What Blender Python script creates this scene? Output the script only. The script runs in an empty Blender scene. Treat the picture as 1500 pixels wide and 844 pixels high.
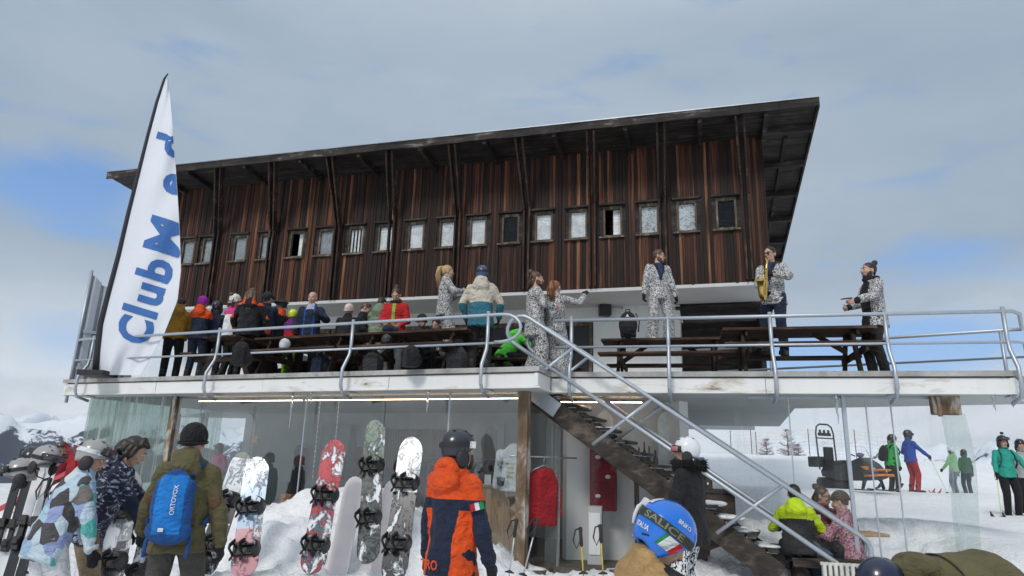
import bpy, bmesh, math, random
from mathutils import Vector as V, Matrix, noise
random.seed(7)
R=math.radians; PI=math.pi
scene=bpy.context.scene
COL=scene.collection
Z=V((0,0,1))
# ---------------------------------------------------------------- camera (a hand-held phone, eye height 1.65 m)
CF=980.0; CP=math.atan(258/CF); CR=math.atan(.03); EYE=V((0,0,1.65))
_f=V((0,math.cos(CP),math.sin(CP))); _r=V((1,0,0)); _u=_r.cross(_f)
CX=_r*math.cos(CR)+_u*math.sin(CR); CY=_u*math.cos(CR)-_r*math.sin(CR); CZ=_f
def ray(x,y): return CX*((x-750)/CF)+CY*((422-y)/CF)+CZ
def pz(x,y,z):
    d=ray(x,y); return EYE+d*((z-EYE.z)/d.z)
def pY(x,y,Y):
    d=ray(x,y); return EYE+d*(Y/d.y)
cam=bpy.data.cameras.new('camera'); co=bpy.data.objects.new('camera',cam); COL.objects.link(co)
cam.sensor_width=36; cam.lens=CF/1500*36; cam.clip_start=.05; cam.clip_end=20000
m=Matrix((CX,CY,-CZ)).transposed().to_4x4(); m.translation=EYE; co.matrix_world=m; scene.camera=co

# ---------------------------------------------------------------- mesh builder
class MB:
    def __init__(s): s.v=[];s.f=[];s.m=[];s.a=[];s.sm=[];s.mi=0;s.ra=0.;s.smooth=False
    def add(s,vs,fs,smooth=None):
        o=len(s.v); s.v+=[V(p) for p in vs]
        for f in fs:
            s.f.append([i+o for i in f]); s.m.append(s.mi); s.a.append(s.ra); s.sm.append(s.smooth if smooth is None else smooth)
    def box(s,c,size,ax=None):
        c=V(c); h=V(size)*.5
        if ax is None: ax=(V((1,0,0)),V((0,1,0)),V((0,0,1)))
        vs=[c+ax[0]*(h.x*i)+ax[1]*(h.y*j)+ax[2]*(h.z*k) for i in(-1,1) for j in(-1,1) for k in(-1,1)]
        s.add(vs,[(0,1,3,2),(4,6,7,5),(0,4,5,1),(2,3,7,6),(0,2,6,4),(1,5,7,3)],False)
    def lohi(s,a,b): s.box([(a[i]+b[i])/2 for i in range(3)],[abs(b[i]-a[i]) for i in range(3)])
    def bar(s,p,q,w,h,up=Z):
        p=V(p);q=V(q);d=(q-p);L=d.length;d=d/L; up=V(up)
        x=d.cross(up)
        if x.length<1e-4: x=d.cross(V((0,1,0)))
        x.normalize(); y=x.cross(d)
        s.box((p+q)/2,(w,L,h),(x,d,y))
    def tube(s,pts,r,n=8,cap=True,close=False,flat=1.0,up=None):
        pts=[V(p) for p in pts]; k=len(pts); rs=r if isinstance(r,(list,tuple)) else [r]*k
        vs=[];fs=[]; ref=None
        for i,p in enumerate(pts):
            a=pts[max(i-1,0)]; b=pts[min(i+1,k-1)]
            if close: a=pts[i-1]; b=pts[(i+1)%k]
            t=(b-a).normalized()
            if ref is None:
                ref=V(up) if up else (Z if abs(t.z)<.9 else V((1,0,0)))
            x=(ref-t*ref.dot(t))
            if x.length<1e-5: x=t.orthogonal()
            x.normalize(); ref=x; y=t.cross(x)
            for j in range(n):
                an=2*PI*j/n; vs.append(p+x*(math.cos(an)*rs[i])+y*(math.sin(an)*rs[i]*flat))
        m=k if close else k-1
        for i in range(m):
            for j in range(n):
                i2=(i+1)%k; fs.append((i*n+j,i*n+(j+1)%n,i2*n+(j+1)%n,i2*n+j))
        s.add(vs,fs,True)
        if cap and not close: 
            o=len(s.v)-k*n
            s.f.append([o+j for j in range(n)][::-1]); s.f.append([o+(k-1)*n+j for j in range(n)])
            for _ in(0,1): s.m.append(s.mi); s.a.append(s.ra); s.sm.append(False)
    def ell(s,c,r,ax=None,nu=14,nv=9):
        c=V(c); r=V(r) if not isinstance(r,(int,float)) else V((r,r,r))
        if ax is None: ax=(V((1,0,0)),V((0,1,0)),V((0,0,1)))
        vs=[c+ax[2]*r.z]; fs=[]
        for i in range(1,nv):
            t=PI*i/nv
            for j in range(nu):
                p=2*PI*j/nu
                vs.append(c+ax[0]*(r.x*math.sin(t)*math.cos(p))+ax[1]*(r.y*math.sin(t)*math.sin(p))+ax[2]*(r.z*math.cos(t)))
        vs.append(c-ax[2]*r.z); n=len(vs)-1
        for j in range(nu): 
            fs.append((0,1+j,1+(j+1)%nu)); fs.append((n,n-nu+(j+1)%nu,n-nu+j))
        for i in range(nv-2):
            for j in range(nu):
                a=1+i*nu; fs.append((a+j,a+nu+j,a+nu+(j+1)%nu,a+(j+1)%nu))
        s.add(vs,fs,True)
    def cone(s,p,q,r1,r2,n=12,flat=1.,up=None):
        """rounded cone: a tapering capsule"""
        p=V(p);q=V(q);d=q-p
        if d.length<1e-5: d=V((0,0,1e-4)); q=p+d
        d=d.normalized()
        pts=[];rs=[]
        for a in (88,60,30): pts.append(p-d*(r1*math.sin(R(a)))); rs.append(r1*math.cos(R(a)))
        pts+=[p,q]; rs+=[r1,r2]
        for a in (30,60,88): pts.append(q+d*(r2*math.sin(R(a)))); rs.append(r2*math.cos(R(a)))
        s.tube(pts,rs,n,True,False,flat,up)
    def loft(s,rings,cap=True):
        """rings: lists of equal length"""
        n=len(rings[0]); o=len(s.v); vs=[p for r in rings for p in r]; fs=[]
        for i in range(len(rings)-1):
            for j in range(n): fs.append((i*n+j,i*n+(j+1)%n,(i+1)*n+(j+1)%n,(i+1)*n+j))
        if cap: fs.append(tuple(range(n))[::-1]); fs.append(tuple((len(rings)-1)*n+j for j in range(n)))
        s.add(vs,fs,True)
    def prism(s,poly,o,ax,ay,dep):
        """closed outline in the plane (ax, ay) at o, pushed along dep"""
        o=V(o);n=len(poly); dep=V(dep)
        vs=[o+ax*x+ay*y for x,y in poly]; vs+=[p+dep for p in vs]
        s.add(vs,[tuple(range(n))[::-1],tuple(range(n,2*n))]+[(i,(i+1)%n,n+(i+1)%n,n+i) for i in range(n)],False)
    def grid(s,fn,nu,nv,smooth=True):
        vs=[fn(i/nu,j/nv) for i in range(nu+1) for j in range(nv+1)]
        fs=[(i*(nv+1)+j,(i+1)*(nv+1)+j,(i+1)*(nv+1)+j+1,i*(nv+1)+j+1) for i in range(nu) for j in range(nv)]
        s.add(vs,fs,smooth)
    def mesh(s,name,mats):
        me=bpy.data.meshes.new(name); me.from_pydata([tuple(v) for v in s.v],[],s.f)
        for mt in (mats if isinstance(mats,(list,tuple)) else [mats]): me.materials.append(mt)
        me.polygons.foreach_set('material_index',s.m); me.polygons.foreach_set('use_smooth',s.sm)
        if any(s.a):
            at=me.attributes.new('rnd','FLOAT','FACE'); at.data.foreach_set('value',s.a)
        me.update(); return me
def newobj(name,data,parent=None):
    o=bpy.data.objects.new(name,data); COL.objects.link(o)
    if parent is not None: o.parent=parent
    return o
def tag(o,label=None,cat=None,group=None,kind=None):
    if label: o['label']=label
    if cat: o['category']=cat
    if group: o['group']=group
    if kind: o['kind']=kind
    return o
def bevel(o,w,seg=1):
    b=o.modifiers.new('bevel','BEVEL'); b.width=w; b.segments=seg; b.limit_method='ANGLE'; return o
class Thing:
    """an Empty at the base of a thing; parts are given in its own frame, or in world coordinates with world=True"""
    def __init__(s,name,label,cat,loc=(0,0,0),rz=0,group=None,scale=1,world=False):
        s.e=newobj(name,None); s.e.location=loc; s.e.rotation_euler=(0,0,rz); s.e.scale=(scale,)*3
        s.e.empty_display_size=.2; tag(s.e,label,cat,group)
        s.M=(Matrix.Translation(V(loc))@Matrix.Rotation(rz,4,'Z')@Matrix.Scale(scale,4)).inverted() if world else None
    def part(s,mb,name,mats,parent=None,label=None,bev=0):
        if s.M is not None and not getattr(mb,'local',False): mb.v=[s.M@p for p in mb.v]
        o=newobj(name,mb.mesh(name,mats),parent if parent is not None else s.e)
        if label: o['label']=label
        if bev: bevel(o,bev)
        return o
def solo(mb,name,mats,label,cat,group=None,kind=None,bev=0):
    """a thing that is one mesh; the origin goes to its base"""
    xs=[p.x for p in mb.v]; ys=[p.y for p in mb.v]; zs=[p.z for p in mb.v]
    b=V(((min(xs)+max(xs))/2,(min(ys)+max(ys))/2,min(zs))); mb.v=[p-b for p in mb.v]
    o=newobj(name,mb.mesh(name,mats)); o.location=b
    if bev: bevel(o,bev)
    return tag(o,label,cat,group,kind)
def dup(o,parent=None):
    c=o.copy(); COL.objects.link(c)
    if parent is not None: c.parent=parent
    for ch in [x for x in o.children]: dup(ch,c)
    return c
def text_geo(s,size=1,extr=0,bold=0.0):
    cu=bpy.data.curves.new('t','FONT'); cu.body=s; cu.size=size; cu.extrude=extr; cu.offset=bold; cu.resolution_u=3
    o=bpy.data.objects.new('t',cu); COL.objects.link(o); dg=bpy.context.evaluated_depsgraph_get()
    me=bpy.data.meshes.new_from_object(o.evaluated_get(dg)); 
    bm=bmesh.new(); bm.from_mesh(me); bmesh.ops.triangulate(bm,faces=bm.faces[:])
    vs=[v.co.copy() for v in bm.verts]; fs=[tuple(v.index for v in f.verts) for f in bm.faces]; bm.free()
    bpy.data.objects.remove(o); bpy.data.curves.remove(cu); bpy.data.meshes.remove(me)
    return vs,fs
TXT={k:text_geo(k,1,0,b) for k,b in [('C',.035),('l',.035),('u',.035),('b',.035),('M',.035),('e',.035),('d',.035),('ORTOVOX',.015),('SALICE',.02),('BRIKO',.02),('ITALIA',.03),('TRO',.02),('Dis',.02),('ED',0),('BC',.02)]}
def subdiv_text(k,n=2):
    vs,fs=TXT[k]; bm=bmesh.new(); bv=[bm.verts.new(v) for v in vs]
    for f in fs:
        try: bm.faces.new([bv[i] for i in f])
        except ValueError: pass
    for _ in range(n): 
        bmesh.ops.subdivide_edges(bm,edges=[e for e in bm.edges if e.calc_length()>.12],cuts=1,use_grid_fill=False)
        bmesh.ops.triangulate(bm,faces=bm.faces[:])
    bm.verts.index_update(); r=([v.co.copy() for v in bm.verts],[tuple(v.index for v in f.verts) for f in bm.faces]); bm.free(); return r

# ---------------------------------------------------------------- materials
class NT:
    def __init__(s,mt): s.t=mt.node_tree; s.n=s.t.nodes; s.l=s.t.links
    def new(s,ty,**k):
        nd=s.n.new(ty)
        for a,b in k.items(): setattr(nd,a,b)
        return nd
    def lk(s,a,b): s.l.new(a,b)
    def coord(s,kind='Object',scale=(1,1,1),loc=(0,0,0),rot=(0,0,0)):
        tc=s.new('ShaderNodeTexCoord'); mp=s.new('ShaderNodeMapping'); mp.inputs['Scale'].default_value=scale; mp.inputs['Location'].default_value=loc; mp.inputs['Rotation'].default_value=rot
        s.lk(tc.outputs[kind],mp.inputs[0]); return mp.outputs[0]
    def noise(s,vec,scale=5,detail=4,rough=.55,dist=0):
        nd=s.new('ShaderNodeTexNoise'); nd.inputs['Scale'].default_value=scale; nd.inputs['Detail'].default_value=detail; nd.inputs['Roughness'].default_value=rough; nd.inputs['Distortion'].default_value=dist
        s.lk(vec,nd.inputs['Vector']); return nd.outputs['Fac']
    def ramp(s,fac,stops,interp='LINEAR'):
        r=s.new('ShaderNodeValToRGB'); r.color_ramp.interpolation=interp; e=r.color_ramp.elements
        while len(e)<len(stops): e.new(.5)
        for i,(p,c) in enumerate(stops):
            e[i].position=p; e[i].color=(*c,1) if isinstance(c,(tuple,list)) else (c,c,c,1)
        s.lk(fac,r.inputs[0]); return r.outputs[0]
    def mix(s,fac,a,b,mode='MIX'):
        x=s.new('ShaderNodeMix'); x.data_type='RGBA'; x.blend_type=mode
        for v,i in ((fac,0),(a,6),(b,7)):
            if isinstance(v,(int,float)): x.inputs[i].default_value=v
            elif isinstance(v,(tuple,list)): x.inputs[i].default_value=(*v,1)
            else: s.lk(v,x.inputs[i])
        return x.outputs[2]
    def math(s,op,a,b=0.,c=None):
        x=s.new('ShaderNodeMath'); x.operation=op
        for v,i in ((a,0),(b,1),(c,2)):
            if v is None: continue
            if isinstance(v,(int,float)): x.inputs[i].default_value=v
            else: s.lk(v,x.inputs[i])
        return x.outputs[0]
    def bump(s,h,strength=.3,dist=.02,prev=None):
        b=s.new('ShaderNodeBump'); b.inputs['Strength'].default_value=strength; b.inputs['Distance'].default_value=dist; s.lk(h,b.inputs['Height'])
        if prev is not None: s.lk(prev,b.inputs['Normal'])
        return b.outputs[0]
def newmat(name):
    mt=bpy.data.materials.new(name); mt.use_nodes=True; t=NT(mt); p=t.n['Principled BSDF']; return mt,t,p
def setp(p,t,**k):
    for a,b in k.items():
        i=p.inputs[a.replace('_',' ')]
        if isinstance(b,bpy.types.NodeSocket): t.lk(b,i)
        elif isinstance(b,tuple): i.default_value=(*b,1)
        else: i.default_value=b
def dk(c,f): return tuple(x*f for x in c)
def simple(name,col,rough=.55,var=.25,scale=6,metal=0,bumps=.15,bscale=60,bd=.004,spec=.5,coat=0):
    mt,t,p=newmat(name); c=t.coord(); n=t.noise(c,scale,5)
    col2=t.mix(t.ramp(n,[(.3,0),(.7,1)]),dk(col,1-var),dk(col,1+var*.6))
    setp(p,t,Base_Color=col2,Roughness=rough,Metallic=metal,Specular_IOR_Level=spec,Coat_Weight=coat,Normal=t.bump(t.noise(c,bscale,3),bumps,bd)); return mt
def fabric(name,col,rough=.75,wr=.6,col2=None,sheen=.04):
    """clothing: soft creases and a fine weave"""
    mt,t,p=newmat(name); c=t.coord(); n=t.noise(c,5,3)
    base=t.mix(t.ramp(n,[(.35,0),(.7,1)]),dk(col,.82),dk(col,1.12))
    b=t.bump(t.noise(t.coord(scale=(1,1,1.5)),7,4,.55,1.8),wr*1.3,.07); b=t.bump(t.noise(c,420,2),.2,.002,b)
    setp(p,t,Base_Color=base,Roughness=rough,Normal=b,Sheen_Weight=sheen,Specular_IOR_Level=.3); return mt
def pattern_suit(name,scale=26):
    """white cloth printed all over with small black marks"""
    mt,t,p=newmat(name); c=t.coord(); n=t.noise(c,scale,2,.5,1.6)
    base=t.ramp(n,[(.0,(.016,.016,.018)),(.488,(.012,.012,.014)),(.512,(.60,.595,.59)),(1,(.70,.69,.68))])
    b=t.bump(t.noise(t.coord(scale=(1,1,.6)),9,3,.5,1.2),.5,.03)
    setp(p,t,Base_Color=base,Roughness=.7,Normal=b,Sheen_Weight=.2); return mt
def houndstooth(name):
    mt,t,p=newmat(name); c=t.coord(rot=(0,0,.6)); ck=t.new('ShaderNodeTexNoise'); 
    n=t.noise(t.coord(scale=(1,1,.55),rot=(.5,.4,0)),60,1,.4,.6)
    setp(p,t,Base_Color=t.ramp(n,[(.47,(.012,.012,.012)),(.5,(.75,.75,.75))]),Roughness=.8); return mt
def facets(name,cols,scale=7,rough=.7):
    """flat cloth print of sharp polygons"""
    mt,t,p=newmat(name); vo=t.new('ShaderNodeTexVoronoi'); vo.inputs['Scale'].default_value=scale; t.lk(t.coord(rot=(.4,.3,.5),scale=(1,1,.8)),vo.inputs['Vector'])
    sp=t.new('ShaderNodeSeparateColor'); t.lk(vo.outputs['Color'],sp.inputs[0])
    k=len(cols); base=t.ramp(sp.outputs[0],[(i/k,c) for i,c in enumerate(cols)],'CONSTANT')
    b=t.bump(t.noise(t.coord(scale=(1,1,1.5)),7,4,.55,1.8),.7,.07)
    setp(p,t,Base_Color=base,Roughness=rough,Normal=b,Sheen_Weight=.1); return mt
def scribble(name,base,ink,scale=9,lo=.52,hi=.6,stretch=(1,1,.5),dist=2.5):
    mt,t,p=newmat(name); n=t.noise(t.coord(scale=stretch,rot=(.3,.7,.2)),scale,6,.65,dist)
    setp(p,t,Base_Color=t.ramp(n,[(lo,base),(hi,ink)]),Roughness=.7,Normal=t.bump(t.noise(t.coord(scale=(1,1,1.4)),7,4,.55,1.8),.7,.07)); return mt
# ================================================================ materials of the place
def mat_snow():
    mt,t,p=newmat('snow'); c=t.coord(); n=t.noise(c,.9,6,.6); n2=t.noise(c,14,5,.65)
    col=t.mix(t.ramp(n,[(.35,0),(.65,1)]),(.84,.865,.90),(.92,.93,.945))
    b=t.bump(t.noise(c,2.2,5,.6,.4),.7,.12); b=t.bump(n2,.8,.05,b); b=t.bump(t.noise(c,45,4,.7),.6,.012,b)
    setp(p,t,Base_Color=col,Roughness=.55,Normal=b,Specular_IOR_Level=.25,Subsurface_Weight=0.); return mt
def mat_cladding(name='charred larch boards',side=False):
    mt,t,p=newmat(name); at=t.new('ShaderNodeAttribute'); at.attribute_name='rnd'; r=at.outputs['Fac']
    cm=t.new('ShaderNodeCombineXYZ'); t.lk(t.math('MULTIPLY',r,37.),cm.inputs[0]); t.lk(t.math('MULTIPLY',r,11.),cm.inputs[2])
    tc=t.new('ShaderNodeTexCoord'); ad=t.new('ShaderNodeVectorMath'); ad.operation='ADD'; t.lk(tc.outputs['Object'],ad.inputs[0]); t.lk(cm.outputs[0],ad.inputs[1])
    def st(sc): 
        mp=t.new('ShaderNodeMapping'); mp.inputs['Scale'].default_value=sc; t.lk(ad.outputs[0],mp.inputs[0]); return mp.outputs[0]
    grain=t.noise(st((70,5,.7)),1,4,.65); patch=t.noise(st((9,3,.42)),1,4,.6,.5); fine=t.noise(st((120,10,1.6)),1,3)
    wood=t.ramp(t.math('ADD',t.math('MULTIPLY',r,.46),t.math('MULTIPLY',grain,.80)),[(.40,(.009,.0055,.0045)),(.57,(.034,.0135,.009)),(.70,(.080,.028,.015)),(.83,(.19,.072,.032)),(.97,(.42,.21,.11))])
    big=t.noise(t.coord(scale=(.7,1,.5)),1,3)
    char=t.ramp(t.math('ADD',patch,t.math('MULTIPLY',t.math('SUBTRACT',big,.5),.5)),[(.38,1),(.54,0)])
    col=t.mix(t.math('MULTIPLY',char,.82),wood,(.013,.0095,.008))
    col=t.mix(t.math('MULTIPLY',t.ramp(fine,[(.62,0),(.75,1)]),.3),col,(.16,.12,.09))
    setp(p,t,Base_Color=col,Roughness=.72,Specular_IOR_Level=.3,Normal=t.bump(grain,.5,.006)); return mt
def mat_timber(name,dark,mid,light,axis=(1,1,1),rough=.75,bias=0):
    """weathered timber, grain along the object's long side (axis = noise scale per side)"""
    mt,t,p=newmat(name); n=t.noise(t.coord(scale=axis),1,5,.65,.4); f=t.noise(t.coord(),3,5)
    col=t.ramp(t.math('ADD',n,t.math('MULTIPLY',t.math('SUBTRACT',f,.5),.5)),[(.32+bias,dark),(.55+bias,mid),(.75+bias,light)])
    setp(p,t,Base_Color=col,Roughness=rough,Normal=t.bump(n,.5,.008),Specular_IOR_Level=.3); return mt
def mat_white_board():
    mt,t,p=newmat('white paint on boards'); n=t.noise(t.coord(scale=(.5,.5,2)),2.2,7,.7,.6); s=t.noise(t.coord(scale=(3,3,.4)),1.6,5,.6)
    col=t.mix(t.ramp(n,[(.55,0),(.68,1)]),(.76,.76,.74),(.48,.42,.34)); col=t.mix(t.ramp(n,[(.66,0),(.70,.85)]),col,(.09,.065,.05))
    col=t.mix(t.math('MULTIPLY',t.ramp(s,[(.5,0),(.75,1)]),.25),col,(.55,.53,.48))
    setp(p,t,Base_Color=col,Roughness=.6,Normal=t.bump(n,.4,.01)); return mt
def mat_plaster(name,c,var=.12):
    mt,t,p=newmat(name); n=t.noise(t.coord(scale=(1,1,.5)),1.4,6,.6); d=t.noise(t.coord(scale=(5,5,.5)),1,4)
    col=t.mix(t.ramp(n,[(.3,0),(.7,1)]),dk(c,1-var),c); col=t.mix(t.math('MULTIPLY',t.ramp(d,[(.55,0),(.8,1)]),.3),col,dk(c,.6))
    setp(p,t,Base_Color=col,Roughness=.85,Normal=t.bump(t.noise(t.coord(),30,4),.25,.006)); return mt
def mat_concrete():
    mt,t,p=newmat('weathered concrete edge'); n=t.noise(t.coord(),3,8,.65); f=t.noise(t.coord(scale=(1,1,4)),9,5)
    col=t.ramp(n,[(.3,(.24,.235,.22)),(.55,(.40,.39,.37)),(.75,(.52,.51,.49))]); col=t.mix(t.ramp(f,[(.62,0),(.72,.7)]),col,(.08,.075,.07))
    setp(p,t,Base_Color=col,Roughness=.9,Normal=t.bump(n,.4,.01)); return mt
def mat_galv():
    mt,t,p=newmat('galvanised steel'); n=t.noise(t.coord(),22,4); m2=t.noise(t.coord(),3,5)
    col=t.mix(n,(.34,.38,.43),(.50,.54,.58)); col=t.mix(t.ramp(m2,[(.68,0),(.76,.6)]),col,(.30,.22,.15))
    setp(p,t,Base_Color=col,Roughness=.42,Metallic=.55,Normal=t.bump(n,.08,.003)); return mt
def mat_glass(name,tint=(.90,.94,.95),frost=.0,dirt=.06,streak=(7,7,.35),gl=1.45):
    """clear sheet with dust and dried drips on it"""
    mt=bpy.data.materials.new(name); mt.use_nodes=True; t=NT(mt); t.n.clear()
    out=t.new('ShaderNodeOutputMaterial'); tr=t.new('ShaderNodeBsdfTransparent'); tr.inputs[0].default_value=(*tint,1)
    gs=t.new('ShaderNodeBsdfGlossy'); gs.inputs['Roughness'].default_value=.02; fr=t.new('ShaderNodeFresnel'); fr.inputs['IOR'].default_value=gl
    gm=t.new('ShaderNodeNewGeometry'); m1=t.new('ShaderNodeMixShader'); t.lk(t.math('MULTIPLY',fr.outputs[0],t.math('SUBTRACT',1.,gm.outputs['Backfacing'])),m1.inputs[0]); t.lk(tr.outputs[0],m1.inputs[1]); t.lk(gs.outputs[0],m1.inputs[2])
    df=t.new('ShaderNodeBsdfDiffuse'); df.inputs[0].default_value=(.72,.76,.76,1); tl=t.new('ShaderNodeBsdfTranslucent'); tl.inputs[0].default_value=(.72,.76,.76,1)
    m2=t.new('ShaderNodeMixShader'); m2.inputs[0].default_value=.5; t.lk(df.outputs[0],m2.inputs[1]); t.lk(tl.outputs[0],m2.inputs[2])
    n=t.noise(t.coord(scale=streak),1,5,.6,.3); n2=t.noise(t.coord(),2.2,5)
    f=t.math('ADD',t.math('MULTIPLY',t.ramp(n,[(.52,0),(.72,1)]),frost),t.math('MULTIPLY',n2,dirt))
    m3=t.new('ShaderNodeMixShader'); t.lk(f,m3.inputs[0]); t.lk(m1.outputs[0],m3.inputs[1]); t.lk(m2.outputs[0],m3.inputs[2]); t.lk(m3.outputs[0],out.inputs[0]); return mt
def mat_ice():
    mt,t,p=newmat('ice'); setp(p,t,Base_Color=(.85,.92,.96),Roughness=.08,Transmission_Weight=.75,IOR=1.31); return mt
def emit(name,c,s):
    mt,t,p=newmat(name); setp(p,t,Base_Color=c,Emission_Color=c,Emission_Strength=s); return mt
M={}
M['snow']=mat_snow(); M['clad']=mat_cladding(); M['galv']=mat_galv(); M['concrete']=mat_concrete(); M['wboard']=mat_white_board()
M['dtim']=mat_timber('dark roof timber',(.010,.0085,.008),(.032,.027,.024),(.10,.085,.07),(1.2,6,9))
M['soff']=mat_timber('smoke dark soffit boards',(.012,.0105,.010),(.034,.028,.025),(.085,.072,.062),(1.0,14,6))
M['fas']=mat_timber('flaking eave board',(.014,.012,.011),(.04,.034,.03),(.34,.30,.26),(.9,8,7),bias=.06)
M['strut']=mat_timber('strut timber',(.012,.009,.008),(.035,.022,.017),(.19,.11,.07),(30,30,1.1))
M['table']=mat_timber('picnic table boards',(.022,.013,.009),(.06,.032,.021),(.17,.12,.09),(1.4,16,16))
M['tleg']=mat_timber('picnic table legs',(.014,.009,.007),(.035,.02,.014),(.09,.06,.045),(8,8,8))
M['stair']=mat_timber('grey stair timber',(.02,.016,.013),(.05,.04,.033),(.14,.115,.095),(2,9,9))
M['post']=mat_timber('peeling post',(.07,.045,.03),(.20,.14,.09),(.62,.60,.55),(5,5,1.6),bias=-.04)
M['pine']=mat_timber('new pine boards',(.32,.19,.09),(.44,.28,.14),(.55,.38,.21),(11,11,.8))
M['frame']=mat_timber('window frame timber',(.05,.04,.03),(.13,.10,.075),(.34,.29,.23),(9,9,2))
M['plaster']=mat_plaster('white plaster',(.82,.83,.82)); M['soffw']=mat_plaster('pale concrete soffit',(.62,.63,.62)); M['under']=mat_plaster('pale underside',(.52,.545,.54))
M['iwall']=mat_plaster('grey white shop wall',(.50,.52,.52)); M['floor']=simple('worn floor boards',(.10,.085,.07),.7)
M['roofm']=simple('roof sheet metal',(.36,.39,.42),.4,.2,3,.6)
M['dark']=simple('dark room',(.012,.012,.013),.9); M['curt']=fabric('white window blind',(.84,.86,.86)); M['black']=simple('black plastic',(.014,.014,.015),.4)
M['glass']=mat_glass('window glass',(.96,.97,.975),.0,.02); M['sheet']=mat_glass('clear terrace sheet',(.985,.99,.99),.05,.012,gl=1.35); M['shopg']=mat_glass('shop glass',(.88,.91,.92),.04,.02,gl=2.25); M['frost']=mat_glass('dull plastic curtain',(.80,.86,.83),.75,.22,(9,9,.22)); M['ice']=mat_ice()
M['led']=emit('warm led strip',(1.,.66,.40),7.5); M['ant']=simple('white rod',(.7,.7,.7))

# ================================================================ snow ground
CTRL=[(0,0,0),(-4,3,0),(4,3,0.05),(0,5,0),(-3,6,0),(3,6,0.03),(1.73,8.62,0.3),(3.45,8.88,0.38),(0.69,9.92,0.23),(1.29,10.35,0.23),(2.16,11.21,0.23),(-0.52,10.35,0.57),(-1.29,10.44,1.0),(-2.07,10.7,1.26),(-2.85,11.04,1.26),(-3.54,11.3,0.9),(-5.0,11.99,0.66),(-6.9,12.77,0.66),(-8.62,13.63,0.83),(-5,9.5,0.15),(-2.07,9.49,0.87),(-3.11,9.66,0.83),(-4.31,9.92,0.57),(-5,6.5,0.1),(-7,8,0.55),(-8,11,.75),(-12,12,.8),(-12,18,.8),(-18,20,.6),(-16,32,-1.5),(-30,30,-1.5),(-9,22,1.0),(-4,20,0.6),(-6,30,0),(5.18,8.88,0.33),(3.97,9.49,0.3),(5.18,9.66,0.44),(4.49,10.87,0.96),(3.45,11.21,0.92),(4.74,11.21,0.93),(6.47,11.21,0.96),(9,15.3,0.87),(12,15.3,0.87),(8,20,1.2),(12,20,1.2),(16,20,1.2),(7.33,9.49,0.83),(8,8,0.5),(7,5,0.3),(12,8,0.6),(3,22,1.4),(5,40,2.7),(15,40,2.5),(28,40,2.2),(36,60,1.9),(60,60,1.2),(10,60,3.0),(0,40,2.0),(-6,45,0.5),(2.5,9,0.2),(1,8,0.05),(4,8,0.2),(-1,8.6,0.15),(-2,8.9,0.3),(-3.2,8.9,0.28),(0,8.5,0.1),(5.5,8,0.3)]
def ground_z(x,y):
    n=0.;w=0.
    for a,b,c in CTRL:
        d=((x-a)**2+(y-b)**2)
        sc=1. if abs(b)<25 else 9.
        k=1./(d/sc+.15)**2; n+=k*c; w+=k
    z=n/w
    r=math.hypot(x,y)
    if r>55: z-=((r-55)*.16 if r<900 else 135+(r-900)*.06)
    if y<-3: z-=0.02*(-3-y)
    z+=.05*(noise.noise(V((x*.55,y*.55,3)))+.5*noise.noise(V((x*1.4,y*1.4,9))))+.012*noise.noise(V((x*5,y*5,1)))
    return z
# ---------------------------------------------------------------- lodge frame
TH=R(16.67); Q=pz(1128,411,5.7); U=V((math.cos(TH),-math.sin(TH),0)); VV=V((math.sin(TH),math.cos(TH),0)); Q0=V((Q.x,Q.y,0))
def W(u,v,z): return Q0+U*u+VV*v+Z*z
def plane_u(x,y,v):
    d=ray(x,y); n=VV; t=((Q0+VV*v)-EYE).dot(n)/d.dot(n); P=EYE+d*t; return (P-Q0).dot(U),P.z
DZ=3.03; UB=DZ-.315; FZ=.22
DL=pz(95,556,DZ); DM=pz(790,536.5,DZ); DN=pz(880,545,DZ); DR=pz(1486,543,DZ)
DL.z=DM.z=DN.z=DR.z=0
eL=(DM-DL).normalized(); nL=V((-eL.y,eL.x,0)); eR=(DR-DN).normalized(); nR=V((-eR.y,eR.x,0))
DN0=DM+V((.2,.55,0))          # inner corner of the stair notch
DN0=DN-eR*((DN-DN0).dot(eR))
DRB=pz(1496,488,DZ+.74); DRB.z=0; DBB=pz(1160,541,DZ+.36); DBB.z=0
def GL(s,off=.45): return DL+eL*s+nL*off     # along the left deck edge
LL=(DM-DL).length; LR=(DR-DN0).length
def gpix(x,left=True,off=.45):
    """distance along the glass line seen at picture column x"""
    o,e,n=(DL,eL,nL) if left else (DN0,eR,nR)
    d=ray(x,660); a=(o+n*off-EYE); a.z=0; d2=V((d.x,d.y,0))
    t=a.dot(n)/d2.dot(n); P=d2*t+V((0,0,0)); return (V((EYE.x,EYE.y,0))+P-(o+n*off)).dot(e)
def room(x,y):
    p=V((x,y,0))-DL; s=p.dot(eL); q=p.dot(nL); p2=V((x,y,0))-DN0; s2=p2.dot(eR); q2=p2.dot(nR)
    return (.2<s<LL+.5 and q>.60 and q<5.6) or (s2>-.4 and s2<2.2 and q2>.5 and q2<4)
g=MB(); NX=[];x=-13.
xs=[-13+i*.13 for i in range(38)]; xs+=[xs[-1]+.065*(i+1) for i in range(230)]; xs+=[xs[-1]+.13*(i+1) for i in range(30)]; k=.2
while xs[-1]<7000: k*=1.22; xs.append(xs[-1]+k)
k=.2
while xs[0]>-7000: k*=1.22; xs.insert(0,xs[0]-k)
ys=[1.+i*.2 for i in range(15)]; ys+=[ys[-1]+.065*(i+1) for i in range(120)]; ys+=[ys[-1]+.13*(i+1) for i in range(85)]; k=.2
while ys[-1]<7000: k*=1.22; ys.append(ys[-1]+k)
k=.3
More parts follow.
